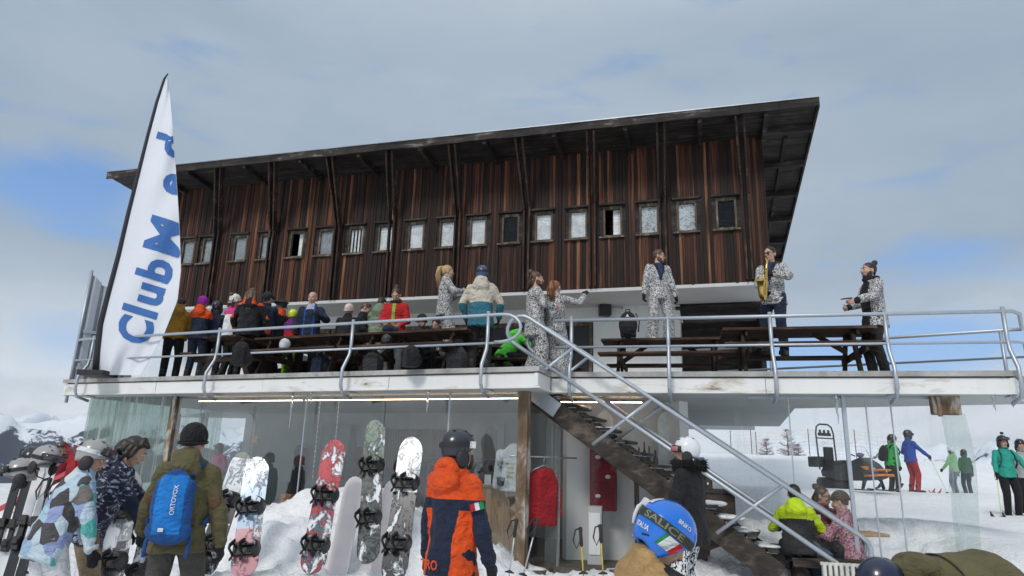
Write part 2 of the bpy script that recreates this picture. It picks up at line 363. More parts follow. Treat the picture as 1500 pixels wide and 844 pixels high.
while ys[0]>-4000: k*=1.4; ys.insert(0,ys[0]-k)
FOOT={}; rf=random.Random(77)
for _ in range(4200):   # boot prints trodden round the boards, poles and stairs
    fx,fy_=rf.uniform(-8.5,6.5),rf.uniform(4.,11.6); fa=rf.uniform(0,PI); FOOT.setdefault((int(fx//.4),int(fy_//.4)),[]).append((fx,fy_,math.cos(fa),math.sin(fa),rf.uniform(.04,.10)))
def foot(x,y):
    d=0.; i,j=int(x//.4),int(y//.4)
    for a in(i-1,i,i+1):
        for b in(j-1,j,j+1):
            for fx,fy_,c,s,h in FOOT.get((a,b),()):
                u=((x-fx)*c+(y-fy_)*s)/.17; v=(-(x-fx)*s+(y-fy_)*c)/.085; q=u*u+v*v
                if q<2.4: d=min(d,-h*max(0,1-q)) if q<1 else max(d,.012*(2.4-q)) if d>=0 else d
    return d
def gz(x,y):
    z=ground_z(x,y)
    if -9<x<7 and 3.8<y<12: z+=foot(x,y)+.018*noise.noise(V((x*9,y*9,4)))
    return min(z,FZ-.1) if room(x,y) else z
gv=[V((x,y,gz(x,y))) for x in xs for y in ys]; n=len(ys)
g.add(gv,[(i*n+j,(i+1)*n+j,(i+1)*n+j+1,i*n+j+1) for i in range(len(xs)-1) for j in range(n-1)],True)
gr=newobj('snow_ground',g.mesh('snow_ground',M['snow'])); tag(gr,'trodden snow of the ski area','snow',None,'structure')
# ---------------------------------------------------------------- far mountains
mt,t,p=newmat('far mountains'); M['mount']=mt
geo=t.new('ShaderNodeNewGeometry'); sp=t.new('ShaderNodeSeparateXYZ'); t.lk(geo.outputs['Position'],sp.inputs[0]); sn=t.new('ShaderNodeSeparateXYZ'); t.lk(geo.outputs['Normal'],sn.inputs[0])
nz=t.noise(t.coord(scale=(1,1,1.6)),.016,11,.74,.6); n3=t.noise(t.coord(),.05,5,.7)
hgt=t.math('MULTIPLY',t.math('ADD',sp.outputs[2],20.),1/190.)
snowf=t.math('ADD',t.math('ADD',hgt,t.math('MULTIPLY',t.math('SUBTRACT',nz,.5),2.4)),t.math('MULTIPLY',t.math('SUBTRACT',sn.outputs[2],.55),.9))
rock=t.mix(n3,(.03,.042,.065),(.07,.08,.10)); base=t.mix(t.ramp(snowf,[(.37,0),(.47,1)]),rock,(.82,.86,.92))
setp(p,t,Base_Color=base,Roughness=.9,Specular_IOR_Level=.1)
mm=MB()
def mtn(i,j):
    az=R(-62+124*i); r=1500+3200*j
    x=r*math.sin(az); y=r*math.cos(az)
    def rid(s,o): return 1-abs(noise.noise(V((x*s+o,y*s,o))))*2
    h=.55*rid(.0011,3.)+.28*rid(.0027,7.)+.15*rid(.006,1.)+.09*rid(.013,5.)+.05*rid(.03,2.)
    env=math.sin(PI*min(j*1.05,1))**.7*(.75+.35*noise.noise(V((az*3,1,2))))
    d=math.degrees(az)
    top=255 if d<-8 else (255-12*(d+8) if d<4 else (110 if d<20 else 190))
    return V((x,y,-260+(260+top)*max(0,env)*max(.1,h)**.75*1.12))
mm.grid(mtn,340,110)
tag(newobj('mountains',mm.mesh('mountains',M['mount'])),'snow capped blue mountain range on the horizon','mountains',None,'structure')
# ================================================================ the lodge
lodge=Thing('mountain_lodge','dark charred timber lodge with jutting shed roof above the glazed ground floor','lodge',tuple(Q0),-TH,world=True)
def LM():
    b=MB(); b.local=True; return b
UZ0,UZ1=5.7,9.1; WZ0,WZ1=6.95,7.72; UL=-17.0; OV=1.17
WC=[a*.976 for a in (-16.13,-15.4,-14.3,-13.4,-12.41,-11.48,-10.54,-9.65,-8.75,-7.85,-7.0,-6.12,-5.25,-4.37,-3.51,-2.63,-1.75,-.85)]; WW=.225
rz=lambda u:9.12+(.18*(-u)/17.)       # top of the wall under the soffit
b=LM(); u=UL; rn=random.Random(3)
while u<-.005:
    w=min(rn.uniform(.055,.09),-u); d=rn.choice((.018,.026,.034,.046)); b.ra=max(.02,min(1,rn.gauss(.40,.30)))
    cuts=[]
    for c in WC:
        if u+w>c-WW-.05 and u<c+WW+.05: cuts.append((WZ0-.05,WZ1+.06))
    zz=UZ0-rn.uniform(0,.035); z1=rz(u)+.03
    if cuts: 
        b.lohi((u,-d,zz),(u+w-.006,.0,cuts[0][0])); b.ra=max(.02,min(1,b.ra+rn.uniform(-.1,.1))); b.lohi((u,-d,cuts[0][1]),(u+w-.006,.0,z1))
    else: b.lohi((u,-d,zz),(u+w-.006,0,z1))
    u+=w
# corner board
b.ra=.3; b.lohi((.0,-.05,UZ0-.02),(.035,.16,rz(0)))
lodge.part(b,'timber_facade',[M['clad']])
# body behind the boards: walls with the window openings left open
b=LM()
edges=[UL]+[e for c in WC for e in (c-WW,c+WW)]+[0]
for i in range(0,len(edges),2): b.lohi((edges[i],0.002,UZ0),(edges[i+1],.14,9.6))
for c in WC: b.lohi((c-WW,.002,UZ0),(c+WW,.14,WZ0)); b.lohi((c-WW,.002,WZ1),(c+WW,.14,9.6))
b.lohi((UL,.14,UZ0),(UL+.14,9,9.4)); b.lohi((-.14,.14,UZ0),(0,9,9.2)); b.lohi((UL,9,UZ0),(0,9.14,8.8)); b.lohi((UL+.14,.14,UZ0-.02),(-.14,9,UZ0+.05)); b.lohi((UL+.14,2.2,UZ0),(-.14,2.25,9.2))
lodge.part(b,'wall',[M['dtim']])
PANES=['grey','grey','grey','grey','half','grey','stripes','bright','bright','bright','bright','dark','bright','bright','half','mottled','mottled','dark']; M['curg']=fabric('grey window blind',(.34,.37,.38))
M['mott']=scribble('blind with painted tree reflections',(.66,.70,.72),(.13,.14,.13),9,.5,.62,(1,1,1.3))  # tree reflections of the panes, painted into the blind's colour
for i,c in enumerate(WC):
    b=LM(); fw=.045; k=PANES[i]; rr=random.Random(i)
    for s in(-1,1): b.lohi((c+s*WW-.0,.0,WZ0),(c+s*(WW-fw),.09,WZ1))
    b.lohi((c-WW+fw,.0,WZ1-fw*1.6),(c+WW-fw,.09,WZ1)); b.lohi((c-WW+fw,.0,WZ0),(c+WW-fw,.09,WZ0+fw))
    w=lodge.part(b,'window',[M['frame']],bev=.004)
    b=LM(); b.lohi((c-WW-.09,-.10,WZ0-.05),(c+WW+.06,.0,WZ0-.012)); lodge.part(b,'sill',[M['frame']],w)
    b=LM(); b.lohi((c-WW-.09,-.10,WZ1+.012),(c+WW+.08,.0,WZ1+.055)); lodge.part(b,'head_board',[M['dtim']],w)
    b=LM()
    if k=='half': # casement pulled inwards
        a=R(35+20*rr.random()); hx=c+WW-fw; L=2*(WW-fw)
        ax=(V((-math.cos(a),math.sin(a),0)),V((math.sin(a),math.cos(a),0)),Z)
        b.box(V((hx,.07,(WZ0+WZ1)/2))+ax[0]*(L/2),(L,.006,WZ1-WZ0-.12),ax)
    else: b.lohi((c-WW+fw,.05,WZ0+fw),(c+WW-fw,.056,WZ1-fw*1.6))
    lodge.part(b,'pane',[M['glass']],w)
    if k!='dark':
        b=LM()
        if k=='stripes':
            for j in range(4): b.lohi((c-.17+j*.1,.062,WZ0+.05),(c-.17+j*.1+.05,.07,WZ1-.08))
        else:
            u0=c-WW+.04 if k!='half' else c+.0
            n=10; b.grid(lambda a,q:V((u0+(c+WW-.04-u0)*a,(.068 if k!='half' else .12)+.005*math.sin(a*30+i),WZ0+.03+(WZ1-WZ0-.08)*q)),24,2)
        lodge.part(b,'blind',[M['mott'] if k=='mottled' else M['curg'] if k=='grey' else M['curt']],w)
# roof
zE=9.21; SL=.08
def roofz(u,v): return zE+.16*(-u)/17.-(v+OV)*SL
b=LM(); u0,u1=-17.95,1.13
def slab(b,u0,u1,v0,v1,lo,hi):
    vs=[V((u,v,roofz(u,v)+d)) for d in(lo,hi) for u in(u0,u1) for v in(v0,v1)]
    b.add(vs,[(0,2,3,1),(4,5,7,6),(0,4,6,2),(1,3,7,5),(0,1,5,4),(2,6,7,3)],False)
slab(b,u0+.02,u1-.02,-OV+.04,10.3,.045,.15)
roof=lodge.part(b,'roof',[M['dtim']])
b=LM(); slab(b,u0,u1,-OV-.03,10.35,.152,.172); lodge.part(b,'sheet_cover',[M['roofm']],roof)
b=LM(); n=24
for i in range(n):
    a=u0+(u1-u0)*i/n; c=u0+(u1-u0)*(i+1)/n; slab(b,a,c-.004,-OV-.012+.006*(i%2),-OV+.038,-.045+.006*(i%3),.15)
lodge.part(b,'eave_board',[M['fas']],roof)
b=LM(); 
for i in range(11): slab(b,u1-.05+.005*(i%2),u1-.002,-OV+.04+i*1.02,-OV+.04+(i+1)*1.02-.006,-.05,.15)
lodge.part(b,'verge_board',[M['dtim']],roof)
b=LM()
v=-OV+.045
while v<10: slab(b,u0+.05,u1-.055,v,v+.155,.02+.01*random.random(),.045); v+=.16
lodge.part(b,'soffit',[M['soff']],roof)
SX=[(318,262),(398,250),(482,240),(570,229),(662,218),(760,206),(865,193),(968,181),(1083,168)]
SU=[plane_u(x,y,-OV+.1)[0] for x,y in SX]
SB=[plane_u(x,330,-.1)[0] for x in (321,401,496,575,671,772,868,971,1094)]
mids=[(SU[i]+SU[i+1])/2 for i in range(8)]+[SU[0]-1.0,SU[0]-2.,SU[8]+.55]
for u in mids:
    b=LM(); b.bar((u,-OV+.05,roofz(u,-OV)-.05),(u,.02,roofz(u,0)-.05),.09,.14); lodge.part(b,'rafter',[M['dtim']],roof)
for v in (-.35,1.2,2.8,4.4,6.0,7.6):
    b=LM(); b.bar((.04,v,roofz(0,v)-.06),(u1-.06,v,roofz(u1,v)-.06),.13,.16); lodge.part(b,'lookout',[M['dtim']],roof)
b=LM(); slab(b,.52,.60,.05,9.5,-.03,.02); lodge.part(b,'batten',[M['dtim']],roof)
for i,u in enumerate(SU):
    b=LM(); rr=random.Random(i+40)
    for s in(-1,1):
        o=s*.085; top=V((u+o,-OV+.13,roofz(u,-OV)-.0)); mid=V((SB[i]+o*.8,-.13,7.85+rr.uniform(-.15,.15))); low=V((SB[i]+o*.7,-.085,UZ0+.02))
        b.bar(top,mid,.045,.15,V((1,0,0)).cross(Z)); b.bar(mid+V((0,.0,.04)),low,.045,.1,V((0,1,0)))
    lodge.part(b,'strut',[M['strut']])
# foot brackets of the struts on the ledge
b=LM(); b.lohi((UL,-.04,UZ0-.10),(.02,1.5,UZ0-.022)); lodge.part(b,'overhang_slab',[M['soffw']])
# lower storey behind the deck
b=LM(); b.lohi((-4.15,1.5,DZ-.05),(-2.1,1.7,UZ0-.1)); b.lohi((UL,1.5,DZ-.05),(-13.2,1.7,UZ0-.1)); b.lohi((-13.2,1.5,5.25),(-4.15,1.7,UZ0-.1)); b.lohi((UL,1.7,DZ-.05),(UL+.2,9,UZ0-.1)); b.lohi((UL,8.8,DZ-.05),(0,9,UZ0-.1))
lodge.part(b,'lower_wall',[M['plaster']])
for k in range(6):
    a=-13.2+k*(9.05/6); e=a+9.05/6
    b=LM(); 
    for s in (a+.02,e-.10): b.lohi((s,1.46,DZ+.02),(s+.08,1.6,5.24))
    b.lohi((a+.1,1.46,5.12),(e-.1,1.6,5.24)); b.lohi((a+.1,1.46,DZ+.02),(e-.1,1.6,DZ+.17))
    d=lodge.part(b,'terrace_door',[M['frame']])
    b=LM(); b.lohi((a+.1,1.53,DZ+.17),(e-.1,1.54,5.12)); lodge.part(b,'pane',[M['glass']],d)
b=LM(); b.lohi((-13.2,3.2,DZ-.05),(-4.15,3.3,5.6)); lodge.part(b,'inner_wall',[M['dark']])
b=LM(); rn=random.Random(9)
for i in range(11):
    z=DZ+.02+i*.205; b.ra=rn.uniform(.05,.4); b.box((-1.15,2.35+rn.uniform(-.01,.01),z+.1),(2.1,.05,.2))
b.ra=.1; b.box((-.12,1.9,4.3),(.1,.9,2.2)); b.box((-1.15,1.9,UZ0-.2),(2.05,.8,.08))
lodge.part(b,'boarded_wall',[M['dtim']])
b=LM(); b.lohi((-2.1,1.55,DZ-.05),(-2.0,8.8,UZ0-.1)); lodge.part(b,'end_wall',[M['plaster']])
b=LM(); b.tube([W(0,0,0)*0+V((-6.5,4,9)),V((-6.5,4,10.4))],.02,6); lodge.part(b,'antenna',[M['ant']])
# deck
def P3(p,z): return V((p.x,p.y,z))
poly=[DL,DM,DN0,DR,DRB,DBB,W(.3,2.5,0),W(.0,2.6,0),W(UL,1.7,0),DL+nL*3.9]
def prism(b,pts,z0,z1):
    n=len(pts); b.add([P3(p,z0) for p in pts]+[P3(p,z1) for p in pts],[tuple(range(n))[::-1],tuple(range(n,2*n))]+[(i,(i+1)%n,n+(i+1)%n,n+i) for i in range(n)],False)
cen=sum(poly,V())/len(poly)
def inset(d): return [DL+nL*d+eL*d,DM+nL*d-eL*d*.5,DN0+nR*d-eR*.0,DR+nR*d-eR*d,DRB-nR*d*.3-eR*d,DBB+nR*d*.2,W(.2,2.45,0),W(-.1,2.5,0),W(UL+.2,1.6,0),DL+nL*3.8+eL*d]
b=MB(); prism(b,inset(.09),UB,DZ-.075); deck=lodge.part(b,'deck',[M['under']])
b=MB(); prism(b,inset(-.02),DZ-.073,DZ); lodge.part(b,'edge_slab',[M['concrete']],deck)
b=MB()
fe=[(DL,DM,nL),(DM,DN0,V((-1,0,0))),(DN0,DR,nR),(DR,DRB,-eR),(DL+nL*3.8,DL,eL),(DRB,DBB,V((-.3,-.9,0)))]
for a,c,nn in fe:
    L=(c-a).length; e=(c-a)/L; k=max(1,int(L/2.4))
    for i in range(k):
        p0=a+e*(L*i/k); p1=a+e*(L*(i+1)/k-.008)
        o=nn*(.045+.004*(i%2)); b.bar(P3(p0+o,DZ-.189),P3(p1+o,DZ-.189),.06,.187)
        o=nn*.03; b.bar(P3(p0+o,DZ-.298),P3(p1+o,DZ-.298),.09,.026)
lodge.part(b,'fascia',[M['wboard']],deck)
# ground-floor room under the deck
b=MB(); prism(b,[DL+nL*.3+eL*.4,DM+nL*.3,DN0+nR*.3,DN0+nR*.3+eR*3.2,W(-2,2,0),W(-15.5,2,0)],FZ-.3,FZ); lodge.part(b,'shop_floor',[M['floor']])
def panel(a,c,z0,z1,th,name,mat,parent=None):
    b=MB(); d=(c-a).normalized(); b.bar(P3(a,(z0+z1)/2),P3(c,(z0+z1)/2),th,z1-z0); return lodge.part(b,name,[mat],parent)
cuts=[gpix(x) for x in (118,180,240,292,366,442,560,655,765)]
for i in range(8):
    a,c=GL(cuts[i]),GL(cuts[i+1]); panel(a+eL*.006,c-eL*.006,.0,UB,.008,'glass_panel',M['frost'] if i<2 else M['shopg'])
panel(GL(cuts[0],.5),GL(cuts[0],4.0),.0,UB,.008,'glass_panel',M['frost'])
for x in (442,655):
    s=gpix(x); b=MB(); b.bar(P3(GL(s,.455),0),P3(GL(s,.455),UB),.025,.025,eL); lodge.part(b,'glazing_bar',[M['galv']])
sp_=gpix(246); b=MB(); b.bar(P3(GL(sp_,.47),0),P3(GL(sp_,.47),UB),.13,.13,eL); lodge.part(b,'post',[M['post']])
sp2=gpix(768); b=MB(); b.bar(P3(GL(sp2,.42),-.1),P3(GL(sp2,.42),UB),.155,.155,eL); lodge.part(b,'post',[M['post']],label='square timber post with flaking white paint')
# right-hand side: hanging plastic strips, then the clear sheets of the terrace
RL=lambda s,off=.3:DN0+eR*s+nR*off
c0=gpix(780,False,.3); cutsR=[c0]+[gpix(x,False,.3) for x in (800,822)]
for i in range(2): panel(RL(cutsR[i]),RL(cutsR[i+1]-.01,.31),.0,UB,.005,'plastic_strip',M['frost'] if i==1 else M['sheet'])
cutsR=[gpix(x,False,.3) for x in (822,900,1000,1100,1160,1240,1312,1392)]
for i in range(7): panel(RL(cutsR[i])+eR*.005,RL(cutsR[i+1])-eR*.005,.02,UB,.006,'clear_sheet',M['sheet'])
for x in (1160,1275,1312):
    s=gpix(x,False,.3); b=MB(); b.bar(P3(RL(s),.02),P3(RL(s),UB),.012,.018,eR); lodge.part(b,'seam',[M['galv']])
s=gpix(1241,False,.3); b=MB(); b.bar(P3(RL(s,.26),-.05),P3(RL(s,.26),UB),.05,.05,eR); lodge.part(b,'steel_post',[M['galv']])
s=gpix(1390,False,.3); b=MB(); b.box(P3(RL(s,.22),UB-.12),(.34,.14,.26),(eR,nR,Z)); b.box(P3(RL(s-.1,.14),UB-.10),(.05,.05,.36),(eR,nR,Z)); lodge.part(b,'timber_bracket',[M['post']],bev=.01)
b=MB(); b.grid(lambda a,q:P3(RL(s-.07+.30*a+.03*math.sin(q*5),.22+.03*math.sin(a*9+q*4)),UB-.23-1.75*q),8,24); lodge.part(b,'plastic_strip',[M['frost']])
b=MB(); b.bar(P3(RL(cutsR[3],.3),UB-.02),P3(RL(cutsR[7],.3),UB-.02),.02,.03); lodge.part(b,'hanging_rail',[M['galv']])
# back wall of the shop and the curved pale wall beside the stairs
def BW(s,off): return DL+eL*s+nL*off
def bpix(x,off): return gpix(x,True,off)
b=MB(); s0=bpix(372,4.6); b.bar(P3(BW(s0,4.6),1.44),P3(BW(LL+.2,4.6),1.44),.12,UB); lodge.part(b,'shop_back_wall',[M['iwall']])
b=MB(); pr=[]
for k in range(13):
    a=PI*.5*k/12; pr.append((.55*math.cos(a)-.0,1.3*math.sin(a)))
sA=bpix(352,4.55); b.prism([(0,0),(.42,0),(.42,1.9)]+[(.42-.42*(1-math.cos(PI/2*k/8)),1.9+.85*math.sin(PI/2*k/8)) for k in range(1,9)]+[(0,UB)],P3(BW(sA,4.6),0),eL,Z,nL*.15); lodge.part(b,'arch_pier',[M['plaster']])
sF=bpix(293,4.6); b=MB()
for x in (252,293): q=bpix(x,4.6); b.bar(P3(BW(q,4.6),0),P3(BW(q,4.6),UB),.16,.1,eL)
a_,c_=bpix(252,4.6),bpix(293,4.6); b.bar(P3(BW(a_,4.6),2.1),P3(BW(c_,4.6),2.1),.1,.18); lodge.part(b,'back_door_frame',[M['frame']])
b=MB(); b.bar(P3(BW(bpix(300,4.4),4.4),.62),P3(BW(bpix(352,4.4),4.4),.62),.3,1.24); b.bar(P3(BW(bpix(298,4.4),4.4),1.26),P3(BW(bpix(354,4.4),4.4),1.26),.4,.04); counter=lodge.part(b,'counter',[M['stair']])
wp=[pY(828,640,11.35),pY(880,640,11.5),pY(930,640,11.5),pY(975,640,11.3),pY(1002,640,10.95)]
b=MB(); n=len(wp)
for i in range(n-1): b.bar(P3(wp[i],1.44),P3(wp[i+1]+(wp[i+1]-wp[i])*.02,1.44),.2,UB)
lodge.part(b,'curved_wall',[M['plaster']])
for x0,x1,off in ((281,435,.62),(440,640,.62),(640,762,.62)):
    b=MB(); a,c=gpix(x0,True,off),gpix(x1,True,off); b.bar(P3(GL(a,off),UB-.08),P3(GL(c,off),UB-.08),.02,.014); lodge.part(b,'light_strip',[M['led']])
b=MB(); b.bar(P3(RL(gpix(800,False,.6),.6),UB-.08),P3(RL(gpix(942,False,.6),.6),UB-.08),.02,.014); lodge.part(b,'light_strip',[M['led']])
# corrugated wind screen on the left end of the deck
ws=Thing('wind_screen','tall ribbed grey metal wind screen with curved top at the left deck end','wind screen',tuple(P3(DL,DZ)),0,world=True)
b=MB(); A0=pz(108,560,DZ); A0=DL+nL*.12+eL*.05; dirw=(nL*.80+eL*.52).normalized(); Lw=1.05
def wsf(a,q):
    top=2.30-.80*a**.6+.22*a; x=a*Lw; ph=(x/.21)%1; k=.06*(1 if ph<.18 else (1-(ph-.18)/.1 if ph<.28 else (0 if ph<.85 else (ph-.85)/.15)))
    p=A0+dirw*x-eL*k; return P3(p,DZ-.12+(top+.12)*q)
b.grid(wsf,120,1,False)
vs=[p-eL*0+V((eL.x*.012,eL.y*.012,0)) for p in b.v]; nb=len(b.f); b.add(vs,[tuple(reversed(f)) for f in b.f[:nb]],False)
ws.part(b,'panel',[M['galv']])
for z in (.25,1.0):
    b=MB(); b.bar(P3(A0+eL*.03,DZ+z),P3(A0+dirw*Lw+eL*.03,DZ+z),.04,.06); ws.part(b,'cross_rail',[M['galv']])
b=MB(); b.tube([P3(A0-eL*.02-dirw*.02,z) for z in (DZ-.45,DZ+2.30)],.03,8); ws.part(b,'post',[M['galv']])
# ---------------------------------------------------------------- railings
def rpost(th,p,nn,world_scale=1):
    b=MB(); pr=[(-.02,-.40),(.10,-.42),(-.10,-.36),(-.15,-.24),(-.14,.02),(-.02,.27),(.0,.42),(.0,.86)]
    pts=[P3(p+nn*(a*1.25),DZ+z) for a,z in pr[1:]]
    b.tube(pts,.028,8); q=th.part(b,'post',[M['galv']]); b=MB(); b.bar(P3(p+nn*.05,DZ-.325),P3(p+nn*.22,DZ-.325),.09,.014); th.part(b,'foot_plate',[M['galv']],q); b=MB(); b.box(P3(p-nn*.18,DZ-.24),(.05,.05,.05)); th.part(b,'bolt',[M['galv']],q)
RT,RM=.80,.38
rl=Thing('deck_railing','grey tube railing along the left deck edge, passing in front of the flag','railing',tuple(P3(DL,DZ)),world=True)
def onL(x): return gpix_edge(x,DL,eL,nL)
def gpix_edge(x,o,e,nn,y=500,z=0):
    d=ray(x,y); d2=V((d.x,d.y,0)); t=(o-V((0,0,0))).dot(nn)/d2.dot(nn); return (d2*t-o).dot(e)
for x in (137,320,515,714): rpost(rl,DL+eL*gpix_edge(x,DL,eL,nL),nL)
endx=gpix_edge(735,DL,eL,nL)
def loopL(z): return []
E0=DL+eL*endx; top=[P3(E0,DZ+RT)]
hp=[P3(DL+nL*1.1+eL*.05,DZ+RT),P3(DL+nL*.35-eL*.02,DZ+RT),P3(DL+nL*.08+eL*.06,DZ+RT),P3(DL+eL*.25,DZ+RT)]+[P3(DL+eL*(.25+(endx-.25)*i/8),DZ+RT) for i in range(1,9)]
for a in range(1,9):
    an=PI*a/8; hp.append(P3(E0+eL*(.30*math.sin(an)),DZ+RT-.21*(1-math.cos(an))+.0))
hp.append(P3(E0-eL*.12,DZ+RM))
b=MB(); b.tube(hp,.027,8); rl.part(b,'top_rail',[M['galv']])
b=MB(); b.tube([P3(DL+nL*1.1+eL*.05,DZ+RM),P3(DL+nL*.3-eL*.02,DZ+RM),P3(DL+eL*.2,DZ+RM),P3(E0-eL*.1,DZ+RM-.012)],.019,8); rl.part(b,'mid_rail',[M['galv']])
rr_=Thing('deck_railing','grey tube railing along the right deck edge below the saxophone player','railing',tuple(P3(DR,DZ)),world=True)
for x in (837,979,1130,1300,1476): rpost(rr_,DN0+eR*gpix_edge(x,DN0,eR,nR),nR)
s0=gpix_edge(812,DN0,eR,nR); s1=gpix_edge(1490,DN0,eR,nR)
bk=(DBB-DRB).normalized(); BE=DRB+bk*5.2
b=MB(); b.tube([P3(DN0+eR*s0,DZ+RT),P3(DN0+eR*s1,DZ+RT),P3(DN0+eR*(s1+.12)+nR*.1,DZ+RT-.02),P3(DRB+eR*.02,DZ+RT-.0),P3(DRB+bk*.2,DZ+RT),P3(BE,DZ+RT)],.027,8); rr_.part(b,'top_rail',[M['galv']])
b=MB(); b.tube([P3(DN0+eR*s0,DZ+RM),P3(DN0+eR*s1,DZ+RM),P3(DN0+eR*(s1+.12)+nR*.1,DZ+RM),P3(DRB,DZ+RM),P3(BE,DZ+RM)],.019,8); rr_.part(b,'mid_rail',[M['galv']])
for k in (.25,1.9,3.6):
    p=DRB+bk*k; b=MB(); b.tube([P3(p,DZ-.3),P3(p,DZ+RT)],.026,8); rr_.part(b,'post',[M['galv']])
# ---------------------------------------------------------------- outside stairs
st=Thing('staircase','open timber staircase from the deck down to the snow with grey tube rails','staircase',tuple(P3(DM,0)),world=True)
S0=pz(777,574,DZ-.27); S1=pz(1142,844,.36); sd=(S1-S0); wd=V((-sd.y,sd.x,0)).normalized()*.85
b=MB(); up=sd.cross(wd).normalized(); up=up if up.z>0 else -up
b.bar(S0,S1,.07,.30,up); st.part(b,'stringer',[M['stair']],bev=.008)
b=MB(); b.bar(S0+wd,S1+wd,.07,.30,up); st.part(b,'stringer',[M['stair']],bev=.008)
b=MB(); b.bar(S0-sd.normalized()*.12+up*.02-wd*.055,S0+sd.normalized()*.55+up*.02-wd*.055,.02,.24,up); st.part(b,'fixing_plate',[M['galv']])
hd=V((sd.x,sd.y,0)).normalized(); NS=14; M['snowlump']=M['snow']
for i in range(NS):
    f=(i+.45)/NS; c=S0+sd*f+wd*.5+Z*.20; rr=random.Random(i)
    b=MB()
    for k in(-1,1): b.box(c+hd*(k*.078),(.125,.88,.04),(hd,wd.normalized(),Z))
    tr=st.part(b,'tread',[M['stair']],bev=.006)
    for s in (.04,.96):
        b=MB(); a=S0+sd*f+wd*s+Z*.10; b.tube([a-hd*.02-Z*.06,c+wd*(s-.5)-hd*.10-Z*.025,c+wd*(s-.5)+hd*.13-Z*.025],.011,6); st.part(b,'bracket',[M['galv']],tr)
    if i>7 or i in(2,4):
        b=MB()
        for q in range(4 if i>8 else 2): b.ell(c+wd*rr.uniform(-.35,.4)+hd*rr.uniform(-.12,.12)+Z*.03,(rr.uniform(.06,.16),rr.uniform(.06,.14),rr.uniform(.02,.045)),nu=10,nv=6)
        st.part(b,'snow_lump',[M['snow']],tr)
T0=pz(775,466,DZ+.80); rs=(pY(1262,786,8.85)-T0)
for k,nm in ((0,'near'),(1,'far')):
    o=wd*k; A=T0+o; B=T0+rs+o; d=rs.normalized(); dn=-up*.45
    pts=[A+d*.25+dn+d*.0]
    pts=[A+dn*1.0+d*.42]
    for a in range(0,9):
        an=PI*a/8; pts.append(A+dn*.5-dn*.5*(-1)*math.cos(an)*1.0 - d*(.20*math.sin(an)) if False else A+dn*(.5+.5*math.cos(an))-d*(.22*math.sin(an)))
    pts.append(A+d*.5); pts.append(B-d*.3)
    for a in range(0,9):
        an=PI*a/8; pts.append(B+dn*(.5-.5*math.cos(an))+d*(.22*math.sin(an)))
    pts.append(B+dn-d*.5); pts.append(A+dn+d*.42)
    b=MB(); b.tube(pts[:-1]+[A+dn+d*.42],.030,8); st.part(b,'handrail',[M['galv']])
    for f in (.16,.42,.80):
        p=A+rs*f; q=S0+sd*min(.97,max(.03,f*1.12-.02))+wd*(-.05+k*1.1)-hd*.28; b=MB(); q=p-up*1.02-d*.35
        b.tube([p,q],.026,8); st.part(b,'baluster',[M['galv']])
# ================================================================ people
PEND=[]     # (object, voxel, smooth iterations, displace, materials, chooser)
def cloudtex(name,sc):
    t=bpy.data.textures.new(name,'CLOUDS'); t.noise_scale=sc; t.noise_depth=2; return t
TEXA=cloudtex('creases',.13); TEXB=cloudtex('hair locks',.035)
def skin_union(mb,name,parent,mats,vox,smooth=5,disp=.0,fn=None,label=None,tex=None):
    """closed overlapping forms -> one continuous surface"""
    o=newobj(name,mb.mesh(name,mats[0]),parent)
    m=o.modifiers.new('r','REMESH'); m.mode='VOXEL'; m.voxel_size=vox; m.use_smooth_shade=True
    if smooth: m=o.modifiers.new('s','SMOOTH'); m.factor=.5; m.iterations=smooth
    if disp: m=o.modifiers.new('d','DISPLACE'); m.texture=tex or TEXA; m.texture_coords='GLOBAL'; m.strength=disp; m.mid_level=.5
    if label: o['label']=label
    PEND.append((o,mats,fn)); return o
def finish_people():
    dg=bpy.context.evaluated_depsgraph_get(); dg.update()
    out=[(o,bpy.data.meshes.new_from_object(o.evaluated_get(dg)),mats,fn) for o,mats,fn in PEND]
    for o,me,mats,fn in out:
        o.modifiers.clear(); o.data=me; me.materials.clear()
        for m in mats: me.materials.append(m)
        me.polygons.foreach_set('use_smooth',[True]*len(me.polygons))
        if fn:
            for p in me.polygons: p.material_index=min(fn(p.center),len(mats)-1)
    PEND.clear()
def ik(a,b,l1,l2,pole):
    d=b-a; L=min(max(d.length,.05),(l1+l2)*.998); dn=d.normalized(); b=a+dn*L
    x=(l1*l1-l2*l2+L*L)/(2*L); h=math.sqrt(max(l1*l1-x*x,0)); pp=pole-dn*pole.dot(dn)
    pp=pp.normalized() if pp.length>1e-4 else V((0,0,1)); return a+dn*x+pp*h,b
